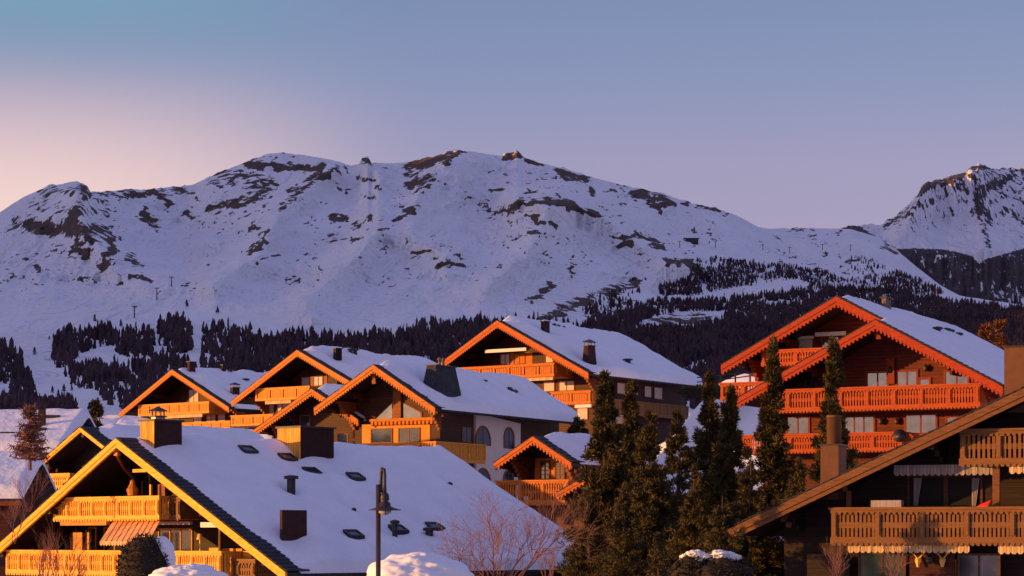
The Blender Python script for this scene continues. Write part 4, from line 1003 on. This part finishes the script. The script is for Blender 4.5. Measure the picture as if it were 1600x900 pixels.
u, z = Rh.on(1536, 789, 1.0); mb = MB(); mb.add([(u-.3,1.0,z-.08),(u+.18,.9,z-.1),(u+.3,1.05,z+.2),(u-.02,1.0,z+.06),(u-.1,1.15,z-.1)], [(0,1,3),(1,2,3),(0,3,4),(3,2,4),(0,4,1),(1,4,2)]); mb.build('red_cloth', M['red'], Rh.root)
window(Rh, 1345, 866, 1412, 935, v-1.2, 'glass_green', mull=1, trim=.1); panel(Rh, 'wall_panel', 1422, 864, 1492, 940, v-1.2, 'rust_wall', .12); window(Rh, 1500, 868, 1560, 935, v-1.2, 'glass_dark', mull=1)
panel(Rh, 'lower_wall', 1262, 866, 1328, 940, v-1.1, 'brown_wall', .1)
wall_lamp(Rh, 1454, 873, v-1.34)
def deer(H, px, py, v):
    u, z = H.on(px, py, v); mb = MB()
    mb.add([(u-.10,v,z+.14),(u+.10,v,z+.14),(u+.13,v-.06,z+.02),(u+.05,v-.1,z-.26),(u-.05,v-.1,z-.26),(u-.13,v-.06,z+.02),(u,v-.14,z+.04),(u,v-.14,z-.2),(u,v+.0,z-.1)],
           [(0,1,6),(1,2,6),(2,3,7,6),(3,4,7),(4,5,6,7),(5,0,6),(1,0,8),(2,1,8),(3,2,8),(4,3,8),(5,4,8),(0,5,8)])
    o = mb.build('deer_skull', M['bone'], H.root)
    mb = MB()
    for s in (-1, 1):
        mb.tube([(u+s*.06,v-.02,z+.12),(u+s*.16,v-.05,z+.24),(u+s*.30,v-.06,z+.34),(u+s*.36,v-.05,z+.50)], [.028,.024,.02,.01], 5)
        mb.tube([(u+s*.16,v-.05,z+.24),(u+s*.12,v-.08,z+.40)], [.02,.01], 5); mb.tube([(u+s*.30,v-.06,z+.34),(u+s*.22,v-.08,z+.48)], [.02,.01], 5)
    mb.build('antlers', M['bone'], o)
deer(Rh, 1435, 876, v-1.45); deer(Rh, 1473, 876, v-1.45)
def left_roof_chimney(H, b, x0, xs, x1, ytop, ybot, vv, mfront, side_m):
    u0, zt = H.on(x0, ytop, vv); u1, _ = H.on(xs, ytop, vv); zb = b.z(u0)-.3
    k = (x1-xs)/(xs-x0)*(u1-u0)*math.cos(H.a)/math.sin(H.a)*.95
    mb = MB(); mb.box(u0, u1, vv, vv+k, zb, zt); o = mb.build('chimney', M[side_m], b.roof)
    mb = MB(); mb.box(u0-.06, u1+.06, vv-.06, vv+k+.06, zt+.002, zt+.06); mb.build('chimney_cap', M['metal'], o)
    return o, u0, u1, k, zt
o, u0, u1, k, zt = left_roof_chimney(Rh, bR, 1282, 1310, 1332, 696, 745, 2.2, None, 'chim_brown')
mb = MB(); ux, uz = Rh.on(1303, 649, 2.6); mb.lathe(ux, 2.6, [(.30, zt+.06), (.30, uz-.1), (.31, uz-.1), (.31, uz), (.25, uz)], 18); mb.build('flue_pipe', M['chim_brown'], o, True)
left_roof_chimney(Rh, bR, 1569, 1650, 1700, 543, 603, 2.4, None, 'chim_brown')

# ---- F: low houses on the far left

def snow_house(name, x0, x1, eave, ridge, Y, depth, key, label, cat='house', th=.7, back=True, group=None, wall_drop=5.0, windows=()):
    """house whose snowy roof slopes down towards the viewer; photo columns x0..x1, rows eave/ridge"""
    cx_ = (x0+x1)/2; P = ray(cx_, eave, Y); w = (x1-x0)/F*Y/2
    root = empty(name, (P.x, Y, P.z-wall_drop)); tag(root, label, cat, group)
    ze = wall_drop; zr = (HZ-ridge)/F*(Y+depth)-P.z+wall_drop-th*.6; ze -= th*.4
    mb = MB(); mb.hull8([(-w,0,ze-.25),(w,0,ze-.25),(w,depth,zr-.25),(-w,depth,zr-.25),(-w,0,ze),(w,0,ze),(w,depth,zr),(-w,depth,zr)])
    mb.hull8([(-w,depth,zr-.25),(w,depth,zr-.25),(w,2*depth,ze-.25),(-w,2*depth,ze-.25),(-w,depth,zr),(w,depth,zr),(w,2*depth,ze),(-w,2*depth,ze)])
    rf = mb.build('roof', M['slate'], root)
    mb = MB(); mb.box(-w+.05, w-.05, -.05, .05, ze-.5, ze-.26); mb.build('eave_board', M[key+'_trim'], root)
    mb = MB(); i = .9
    mb.add([(-w+i,i,-3),(w-i,i,-3),(w-i,2*depth-i,-3),(-w+i,2*depth-i,-3),(-w+i,i,ze-.2),(w-i,i,ze-.2),(w-i,depth,zr-.3),(w-i,2*depth-i,ze-.2),(-w+i,2*depth-i,ze-.2),(-w+i,depth,zr-.3)],
           [(0,1,5,4),(1,2,7,6,5),(2,3,8,7),(3,0,4,9,8)])
    mb.build('wall', M[key+'_wall'], root)
    for (a, b_) in windows:
        mb = MB(); mb.box(w*a-.5, w*a+.5, i-.06, i-.003, ze-2.0, ze-.8); f = mb.build('window', M[key+'_trim'], root)
        mb = MB(); mb.box(w*a-.4, w*a+.4, i-.08, i-.063, ze-1.9, ze-.9); mb.build('pane', M['glass_dark'], f)
    U = np.linspace(-w-.1, w+.1, 60); Vv = np.linspace(-.15, 2*depth+.15, 60); uu, vv = np.meshgrid(U, Vv)
    zz = ze+(zr-ze)*(1-np.abs(vv-depth)/depth)
    def ed(x): return np.sqrt(np.clip(1-(1-np.clip(x/.45, 0, 1))**2, 0, 1))
    tk = th*(1+(fbm(uu/3+x0, vv/3, 4, 3)-.5)*.6)*ed(uu+w+.1)*ed(w+.1-uu)*ed(vv+.15)*ed(2*depth+.15-vv)
    np_mesh('snow_cover', np.stack([uu, vv, zz+tk-.05-np.maximum(0, .8-np.abs(vv-depth))*.15], -1).reshape(-1, 3), grid_faces(60, 60), M['snow_roof'], True, rf)
    return root, rf, w, ze, zr
GV = 'low snow covered houses in the valley'
root, rf, w, ze, zr = snow_house('valley_house', -110, 98, 699, 641, 168, 10, 'brown', 'broad low house at the left edge whose big white roof stands behind the bare larch', group=GV)
for (x, y, z) in ((w-5.3, 2.2, 1.7), (w-3.2, 3.4, 1.2), (w-2.9, 7.0, 0)):
    mb = MB(); zz = ze+(zr-ze)*y/10; mb.box(x, x+1.2, y, y+.9, zz, zz+.85); mb.build('skylight', M['slate'], rf)
mb = MB(); x = w-2.9; zz = ze+(zr-ze)*.55; mb.box(x, x+.5, 5, 5.5, zz, zz+1.7); mb.build('chimney', M['chim'], rf)
root, rf, w, ze, zr = snow_house('valley_house', 70, 130, 656, 643, 196, 4.5, 'rust', 'small reddish house with a flat snow roof between the larch and the little spruce', group=GV)
snow_house('terrace_house', -150, 34, 768, 709, 124, 5, 'rust', 'house at the lower left edge with snow roof, left of the yellow barge boards', wall_drop=4.2, group=GV)
snow_house('shed', 178, 226, 668, 655, 236, 4, 'amber', 'low shed with rounded snow roof left below the farthest left lit chalet', 'shed')
snow_house('carport', 352, 428, 684, 672, 212, 4, 'amber', 'low flat snow covered carport between two lit chalets and the chimneys', 'carport')

# ------------------------------------------------------------------ trees
def conifer(name, px, top, Y, rpx, label, base_z=None, seed=0, m='needles', nb=170, group=None, power=1.0, tuft=.25, cat='tree', per=26, bare=0.03):
    rg = np.random.RandomState(seed); P = ray(px, top, Y)
    zb = near_z(P.x, Y) if base_z is None else base_z
    h = P.z-zb; r = rpx*(1.32 if power > .9 else 1)/F*Y
    root = empty(name, (P.x, Y, zb)); tag(root, label, cat, group)
    mb = MB(); bend = [(math.sin(k*1.7+seed)*.05, math.cos(k*1.3)*.05, h*k/8) for k in range(9)]
    mb.tube(bend, [max(.02, r*.10*(1-k/8)+.015) for k in range(9)], 7); mb.build('trunk', M['bark'], root)
    hf = 1-(1-bare)*(rg.rand(nb)**.72); hf = np.clip(hf, .03, .995)
    az = rg.rand(nb)*2*np.pi
    lob = 1+.22*np.sin(az*2+hf*13+seed)+.10*np.sin(az*3-hf*29)
    ln = r*np.minimum(1, ((1-hf)*1.25+.03))**power*rg.uniform(.55, 1.12, nb)*lob
    t = rg.rand(nb, per)**.6*1.0
    rise = rg.uniform(.05, .45, nb)
    rad = ln[:, None]*t
    z = h*hf[:, None]+rad*(-.25)+ln[:, None]*rise[:, None]*t**2*1.2
    lat = rg.normal(0, .14, (nb, per))*ln[:, None]*t
    x = np.cos(az)[:, None]*rad-np.sin(az)[:, None]*lat; y = np.sin(az)[:, None]*rad+np.cos(az)[:, None]*lat
    z = z+rg.normal(0, .08, (nb, per))
    C = np.stack([x, y, z], -1).reshape(-1, 3); n = len(C)
    outd = np.stack([np.cos(az)[:, None]*np.ones((1, per)), np.sin(az)[:, None]*np.ones((1, per)), .75*np.ones((nb, per))], -1).reshape(-1, 3)
    K = 9
    d = outd[:, None, :]*.8+rg.normal(0, .75, (n, K, 3)); d /= np.linalg.norm(d, axis=-1, keepdims=True)
    L = tuft*rg.uniform(.5, 1.1, (n, K, 1))*np.clip(h/10, .5, 1.2)
    s = np.cross(d, rg.normal(0, 1, (n, K, 3))); s /= np.linalg.norm(s, axis=-1, keepdims=True); s *= L*.10
    c = C[:, None, :]+rg.normal(0, tuft*.16, (n, K, 3))
    V = np.stack([c-s*.5, c+s*.5, c+d*L*.6+s, c+d*L, c+d*L*.6-s], 2).reshape(-1, 3)
    Fq = np.arange(len(V)).reshape(-1, 5)
    np_mesh('crown', V, Fq, M[m], False, root)
    return root
CG = 'tall columnar spruces in front of the red chalet'
conifer('spruce', 946, 588, 103, 62, 'tallest dark spruce, first on the left of the group, beside the small orange chalet', seed=1, nb=300, group=CG)
conifer('spruce', 986, 596, 112, 46, 'narrow spruce just right of the tallest one, below the hill chalet balcony', seed=2, nb=230, group=CG)
conifer('spruce', 1017, 648, 99, 56, 'shorter broad spruce in the middle of the group with brownish shoots', seed=3, nb=250, group=CG)
conifer('spruce', 1060, 640, 122, 50, 'dim spruce further back in front of the purple snow gap', seed=4, nb=170, group=CG)
conifer('spruce', 1108, 590, 113, 44, 'slender spruce with a thin spire in front of the railing', seed=5, nb=240, group=CG)
conifer('spruce', 1139, 604, 105, 50, 'spruce touching the left end of the long red balcony', seed=6, nb=260, group=CG)
conifer('spruce', 1207, 533, 113, 42, 'tall slim spruce reaching above the red balcony under the small gable', seed=7, nb=300, group=CG)
conifer('spruce', 1303, 533, 112, 44, 'tall slim spruce in front of the big red gable, behind the flue pipe', seed=8, nb=300, group=CG)
LG = 'low dark conifers at the foot of the group'
conifer('young_conifer', 920, 760, 92, 52, 'bushy low conifer at the left foot of the tallest spruce', seed=11, nb=120, group=LG)
conifer('young_conifer', 1030, 838, 78, 52, 'small golden brown conifer at the bottom edge in the middle', seed=12, nb=110, group=LG)
conifer('young_conifer', 1085, 735, 96, 62, 'dark conifer below the purple snow gap', seed=13, nb=150, group=LG)
conifer('young_conifer', 1172, 700, 99, 58, 'dark conifer between two tall spruces, left of the chimney', seed=14, nb=160, group=LG)
conifer('young_conifer', 1250, 722, 98, 62, 'dark conifer rising just left of the brown chimney', seed=15, nb=150, group=LG)
conifer('young_conifer', 975, 760, 90, 60, 'dark conifer in the thick of the group near the bottom', seed=16, nb=140, group=LG)
conifer('young_conifer', 1130, 775, 88, 66, 'dark conifer above the snowy shrubs', seed=17, nb=150, group=LG)
conifer('small_spruce', 150, 622, 185, 17, 'small pointed spruce left of the far lit chalet, above the yellow gable tip', base_z=2, seed=21, nb=110, tuft=.5)
conifer('golden_larch', 1541, 507, 255, 13, 'left one of two orange lit larches behind the red chalet roof', base_z=8, seed=22, m='needles_gold', nb=110, tuft=.6, power=.4)
conifer('golden_larch', 1563, 506, 258, 15, 'right one of two orange lit larches behind the red chalet roof', base_z=8, seed=23, m='needles_gold', nb=120, tuft=.6, power=.4)
for (px, top, Y, r_, lab) in ((905,655,200,22,'dark pine behind the snow roof of the small chalet'), (893,662,203,18,'low dark pine beside the eave of the carved chalet')):
    conifer('pine', px, top, Y, r_, lab, base_z=3, seed=int(px), nb=60, tuft=.5, power=.5)

def bare_tree(name, base_px, base_py, Y, h, label, m='twig', seed=0, spread=.55, levels=5, width=.055, larch=False, cat='tree', group=None):
    rnd = random.Random(seed); P = ray(base_px, base_py, Y); root = empty(name, P); tag(root, label, cat, group)
    tr = MB(); br = MB()
    def grow(p, d, L, r, lv):
        pts = [p]; q = p; dd = d; n = 4
        for i in range(n):
            dd = (dd+Vector((rnd.gauss(0, .10), rnd.gauss(0, .10), rnd.gauss(.05, .06)))).normalized(); q = q+dd*L/n; pts.append(q)
        (tr if lv == 0 else br).tube(pts, [r*(1-.12*i) for i in range(n+1)], 5 if lv < 2 else 3)
        if lv < levels:
            k = rnd.choice((2, 3, 3)) if lv else 4
            for i in range(k):
                a = rnd.uniform(0, 6.28); tilt = rnd.uniform(.3, 1.0)*spread
                o = dd.orthogonal().normalized(); o.rotate(__import__('mathutils').Quaternion(dd, a))
                st = pts[rnd.choice((2, 3, 4))]
                grow(st, (dd*math.cos(tilt)+o*math.sin(tilt)).normalized(), L*rnd.uniform(.62, .85), r*.6, lv+1)
    if larch:
        tr.tube([(0,0,0),(0,0,h*.5),(0.1,0,h)], [width*2.2, width*1.2, width*.3], 6)
        for i in range(120):
            f = rnd.uniform(.15, .98); a = rnd.uniform(0, 6.28); L = h*.30*(1-f)**.75+.25; z = h*f
            c, s = math.cos(a), math.sin(a); e = Vector((c*L, s*L, z+L*.12)); mid = Vector((c*L*.5, s*L*.5, z-L*.02))
            br.tube([(0,0,z), mid, e], [.05, .035, .012], 3)
            for k in range(16):
                t = rnd.uniform(.2, 1); b = Vector((c*L*t, s*L*t, z+L*.12*t*t-.01)); v_ = Vector((rnd.gauss(0,.5), rnd.gauss(0,.5), rnd.gauss(0,.4)))*.8
                br.tube([b, b+v_*.45], [.028, .012], 3)
    else: 
        for k in range(3): grow(Vector((rnd.uniform(-.15,.15), rnd.uniform(-.15,.15), 0)), Vector((rnd.uniform(-.35,.35), rnd.uniform(-.3,.3), 1)).normalized(), h*.34, width, 0)
    tr.build('trunk', M[m], root); br.build('branches', M[m], root); return root
bare_tree('bare_tree', 790, 985, 66, 4.7, 'leafless reddish tree in front of the big snow roof, right of the lamp', seed=5, spread=.80, levels=6, width=.042)
bare_tree('bare_tree', 730, 985, 64, 3.2, 'smaller leafless reddish tree right behind the snow mound by the lamp', seed=9, spread=.85, levels=5, width=.03)
bare_tree('bare_larch', 47, 735, 120, 3.4, 'bare larch with fine layered pinkish twigs before the white roof at the left', seed=3, larch=True, m='twig', width=.05)
for i, (px, py, Y, h, lab) in enumerate(((62,930,78,2.3,'leafless shrub before the lower yellow balcony at its left end'), (92,935,75,2.6,'leafless shrub before the lower yellow balcony, second from the left edge'), (112,930,80,1.6,'short twiggy shrub left of the dark clipped bush'),
                                       (22,850,95,2.6,'dark reddish shrub under the left roof end'), (45,800,112,2.6,'twiggy shrub in front of the terrace house'), (860,925,70,1.6,'low twiggy shrub under the right end of the snow roof'), (1395,935,74,2.2,'bare twigs in front of the green glass of the dark chalet'), (1300,925,72,2.0,'bare leaning shrub at the corner of the dark chalet'))):
    bare_tree('bare_shrub', px, py, Y, h, lab, m='twig' if i < 6 else 'twig_dark', seed=30+i, spread=.5, levels=4, width=.022, cat='shrub', group='leafless shrubs in the gardens')

def blob(name, px, py, Y, rx, rz, m, seed=0, ry=None, parent=None, amp=.12, flat=0.0, cutz=None, n=40, cx=0, cy=0, cz=0, fine=0.0):
    ry = ry or rx; th_ = np.linspace(0, np.pi, n)[:, None]; ph = np.linspace(0, 2*np.pi, 2*n)[None]
    x = np.sin(th_)*np.cos(ph); y = np.sin(th_)*np.sin(ph); z = np.cos(th_)*np.ones_like(ph)
    d = 1+amp*(fbm(x*2.2+seed+5, y*2.2+z*2.7+9, 4, seed)-.5)*2+fine*(fbm(x*13+30, z*13+y*11+30, 3, seed+4)-.5)
    V = np.stack([x*d*rx+cx, y*d*ry+cy, z*d*rz+cz], -1)
    return np_mesh(name, V.reshape(-1, 3), grid_faces(n, 2*n), M[m], True, parent)
def leafball(root, rx, rz, cz, m, seed, n=3000, size=.07, zmax=None):
    rg = np.random.RandomState(seed); u = rg.normal(0, 1, (n, 3)); u /= np.linalg.norm(u, axis=1, keepdims=True)
    C = u*np.array([rx, rx, rz])*rg.uniform(.92, 1.05, (n, 1))+np.array([0, 0, cz]); d = u+rg.normal(0, .6, (n, 3)); d /= np.linalg.norm(d, axis=1, keepdims=True)
    s = np.cross(d, rg.normal(0, 1, (n, 3))); s /= np.linalg.norm(s, axis=1, keepdims=True); L = size*rg.uniform(.6, 1.4, (n, 1))
    V = np.stack([C-s*L*.3, C+s*L*.3, C+d*L*1.4], 1).reshape(-1, 3); np_mesh('leaves', V, np.arange(len(V)).reshape(-1, 3), M[m], False, root)
# clipped dark bush with snow on its right shoulder
P = ray(226, 895, 62); root = empty('clipped_bush', (P.x, 62, P.z-.9)); tag(root, 'round clipped dark bush with snow on its right shoulder', 'bush')
blob('bush_body', 0, 0, 0, .72, .95, 'hedge', 3, parent=root, cz=.95, amp=.05); leafball(root, .73, .96, .95, 'hedge', 5)
blob('snow_cap', 0, 0, 0, .42, .62, 'snow', 4, parent=root, cx=.42, cy=.1, cz=1.30, amp=.06)
def mound(px, top, Y, rx, rz, label, seed):
    P = ray(px, top, Y); root = empty('snowy_bush', (P.x, Y, P.z-rz*1.6)); tag(root, label, 'bush', 'bushes buried under snow')
    blob('snow_cap', 0, 0, 0, rx, rz, 'snow', seed, parent=root, cz=rz*.6, amp=.22, n=70, fine=.05)
    blob('bush_body', 0, 0, 0, rx*.92, rz*.8, 'hedge', seed, parent=root, cz=rz*.2, amp=.1)
mound(652, 866, 52, 1.28, .62, 'rounded snow mound over a bush at the foot of the street lamp', 7)
mound(290, 881, 56, .98, .45, 'low snow mound at the bottom edge right of the clipped bush', 8)
for i, (px, py, rx, lab) in enumerate(((1085,862,.50,'dark shrub with a strip of snow, left one under the spruces'), (1125,863,.66,'dark shrub with the largest snow clump, right one under the spruces'))):
    P = ray(px, py, 74); root = empty('snowy_shrub', (P.x, 74, P.z-1.1)); tag(root, lab, 'shrub', 'dark shrubs dusted with snow')
    blob('shrub_body', 0, 0, 0, rx*1.6, .8, 'hedge', 20+i, parent=root, cz=.15, amp=.25); leafball(root, rx*1.6, .82, .15, 'hedge', 9+i, 2200, .1)
    for k, (ox, oz, sc) in enumerate(((-.5*rx, .90, .42), (.05*rx, .99, .6), (.62*rx, .93, .36), (.25*rx, .78, .3))):
        blob('snow_cap', 0, 0, 0, rx*sc, .17*sc+.05, 'snow', 24+i*7+k, parent=root, cz=oz, cx=ox, cy=-.1*k, amp=.45, fine=.5)
# street lamp
P = ray(591, 900, 46); zb = -7.0; root = empty('street_lamp', (P.x, 46, zb)); tag(root, 'dark street lamp with curved neck and hanging dish shade in front of the snow roof', 'street lamp')
def lz(py): return (HZ-py)/F*46-zb
def lx(px): return (px-591)/F*46
mb = MB(); mb.tube([(0,0,0),(0,0,lz(757))], [.060,.050], 12); mb.build('pole', M['pole'], root, True)
mb = MB(); mb.tube([(lx(595),0,lz(770)),(lx(595),0,lz(750)),(lx(595.5),0,lz(738)),(lx(597.5),0,lz(731)),(lx(600),0,lz(733)),(lx(601),0,lz(742)),(lx(601),0,lz(757)),(lx(601),0,lz(772))], [.036,.036,.036,.036,.036,.036,.034,.05], 10)
mb.box(lx(590),lx(597),-.03,.03,lz(768),lz(765)); mb.build('curved_neck', M['metal'], root, True)
mb = MB(); mb.lathe(lx(601), 0, [(.05, lz(770)), (.085, lz(772)), (.10, lz(780)), (.07, lz(783)), (.12, lz(786)), (.13, lz(791)), (.20, lz(793.5)), (.33, lz(796.5)), (.335, lz(797.5)), (.14, lz(797)), (.03, lz(796))], 24)
sh_ = mb.build('lamp_shade', M['metal'], root, True)
mb = MB(); mb.lathe(lx(601), 0, [(.14, lz(797.3)), (.13, lz(801)), (.07, lz(804)), (.01, lz(805))], 16); mb.build('lamp_glass', M['valance_shade'], sh_, True)
# railing on the snow bank between the hill chalet and the red chalet
pts = [(1089,590),(1125,587),(1160,582),(1182,579)]; Y = 195
P0 = ray(1089, 612, Y); root = empty('railing', P0); tag(root, 'thin dark metal railing on the snow bank left of the red chalet', 'railing')
for px, py in ((1099,590),(1126,587),(1149,584),(1172,580)):
    a = ray(px, py, Y)-P0; mb = MB(); mb.box(a.x-.07, a.x+.07, -.06, .06, a.z-1.6, a.z); mb.build('railing_post', M['metal'], root)
for dy in (0, 7):
    mb = MB(); mb.tube([ray(px, py+dy, Y)-P0 for px, py in pts], .055, 5); mb.build('rail', M['metal'], root)
P0 = ray(1110, 612, 193.5); root = empty('retaining_hedge', P0-Vector((0,0,.6))); tag(root, 'dark low hedge with snow on top under the railing', 'hedge')
blob('hedge_body', 0, 0, 0, 2.9, .5, 'hedge', 40, ry=.7, parent=root, cz=.6, amp=.3); leafball(root, 2.7, .5, .6, 'hedge', 44, 2500, .16)

# ski lift masts on the range
for i, (px, py, lab) in enumerate(((268,443,'ski lift mast on the bright snow shoulder, highest of three at the left'), (245,461,'ski lift mast half way down the left snow slope'), (210,492,'lowest ski lift mast at the left just above the wood'), (1118,382,'ski lift mast right of the lift station'),
        (1192,386,'ski lift mast on the right snow saddle, tallest looking one'), (1234,391,'ski lift mast in the middle of the right snow saddle'), (1285,386,'ski lift mast below the rocks of the right saddle'), (1329,387,'ski lift mast near the right end of the saddle'), (1062,382,'ski lift mast left of the lift station'))):
    D = float(far_depth(np.array([px]), np.array([py+5.]))[0]); b0 = ray(px, py+5, D); root = empty('lift_mast', b0); tag(root, lab, 'ski lift mast', 'ski lift masts on the snow slopes')
    mb = MB(); mb.tube([(0,0,-2),(0,0,15)], [.9,.7], 6); mb.build('mast', M['metal'], root); mb = MB(); mb.box(-3.4, 3.4, -.5, .5, 13.6, 14.6); mb.build('crossarm', M['metal'], root)
D = float(far_depth(np.array([1080.]), np.array([379.]))[0]); root = empty('lift_station', ray(1080, 379, D)); tag(root, 'tiny dark ski lift station on the snow below the long ridge', 'lift station')
mb = MB(); mb.prism([(-16,-3),(16,-3),(16,5),(10,8),(-10,7),(-16,4)], -8, 8); mb.build('station_hall', M['metal'], root); mb = MB(); mb.box(-18, 18, -9, 9, 8.1, 9.6); mb.build('roof', M['slate'], root)

LONE = ['lone tree above the second wood patch from the left', 'lone pale tree in the open piste at the left', 'pair leader tree nearest the left wood patch on the open snow', 'tree tip standing on top of the upper left wood',
 'first of five little trees in a row in the snow clearing, the leftmost', 'second of five little trees in a row in the snow clearing', 'middle one of five little trees in a row in the snow clearing', 'fourth of five little trees in a row in the snow clearing', 'rightmost of five little trees in a row in the snow clearing',
 'left half of the round tree pair above the small pointed spruce', 'right half of the round tree pair above the small pointed spruce', 'taller left tree behind the small reddish valley house', 'shorter right tree behind the small reddish valley house',
 'single tree high on the snow above the central wood', 'tree spire on top of the dark wood block left of centre', 'small tree in the snow gap between two upper wood blocks', 'tree right above the white roof at the far left']
# solitary far trees one can tell apart
for i, (px, py, hp) in enumerate(((97,545,12),(54,552,10),(77,528,5),(148,500,9),(82,612,9),(91,616,8),(100,610,10),(112,608,8),(124,604,7),(140,648,17),(153,640,16),(108,672,22),(120,668,18),(340,487,9),(292,478,10),(189,508,9),(25,655,14))):
    yy = min(py+3, 640); D = float(far_depth(np.array([float(px)]), np.array([float(yy)]))[0]); b0 = Vector(((px-800)/F*D, D, (HZ-py-3)/F*D))
    h = hp/F*D*1.25; root = empty('distant_tree', b0); tag(root, LONE[i], 'tree', 'lone trees on the lower left slope')
    mb = MB(); mb.tube([(0,0,-2),(0,0,h*.8)], [h*.03, h*.012], 5); mb.build('trunk', M['bark'], root)
    rg = np.random.RandomState(i+900); n = 260; hf = rg.rand(n)**.9; a = rg.rand(n)*6.28; r_ = h*.26*(1-hf)**.7*rg.rand(n)**.4
    C = np.stack([np.cos(a)*r_, np.sin(a)*r_, h*(.12+.88*hf)], -1); d = rg.normal(0, 1, (n, 3)); s = rg.normal(0, 1, (n, 3)); L = h*.07
    V = np.stack([C-s*L*.6, C+s*L*.6, C+d*L], 1).reshape(-1, 3); np_mesh('crown', V, np.arange(len(V)).reshape(-1, 3), M['far_needles'], False, root)

# steam drifting up from the metal chimney of the neighbour chalet
P = ray(281, 606, 150); st = np.linspace(0, 1, 9)
o = blob('chimney_steam', 0, 0, 0, .75, 1.3, 'snow', 61, amp=.25, n=24); o.location = P; tag(o, 'faint puff of pinkish steam in front of the farthest left lit gable', 'steam', kind='stuff')
m = bpy.data.materials.new('steam'); m.use_nodes = True; t = m.node_tree; t.nodes.clear()
oo = N(t, 'ShaderNodeOutputMaterial'); pv = N(t, 'ShaderNodeVolumePrincipled'); pv.inputs['Color'].default_value = (.95, .9, .9, 1)
co = N(t, 'ShaderNodeTexCoord'); nz = N(t, 'ShaderNodeTexNoise'); nz.inputs['Scale'].default_value = 1.3; nz.inputs['Detail'].default_value = 3; t.links.new(co.outputs['Object'], nz.inputs[0])
vl = N(t, 'ShaderNodeVectorMath', operation='MULTIPLY'); vl.inputs[1].default_value = (1/.75, 1/.75, 1/1.3); t.links.new(co.outputs['Object'], vl.inputs[0])
ln = N(t, 'ShaderNodeVectorMath', operation='LENGTH'); t.links.new(vl.outputs[0], ln.inputs[0])
mr2 = N(t, 'ShaderNodeMapRange'); t.links.new(ln.outputs['Value'], mr2.inputs[0]); mr2.inputs[1].default_value = .9; mr2.inputs[2].default_value = .1; mr2.inputs[4].default_value = 1.6
mn = N(t, 'ShaderNodeMapRange'); t.links.new(nz.outputs[0], mn.inputs[0]); mn.inputs[1].default_value = .4; mn.inputs[2].default_value = .65
mk = N(t, 'ShaderNodeMath', operation='MULTIPLY'); t.links.new(mr2.outputs[0], mk.inputs[0]); t.links.new(mn.outputs[0], mk.inputs[1]); t.links.new(mk.outputs[0], pv.inputs['Density'])
t.links.new(pv.outputs[0], oo.inputs['Volume']); o.data.materials.clear(); o.data.materials.append(m)
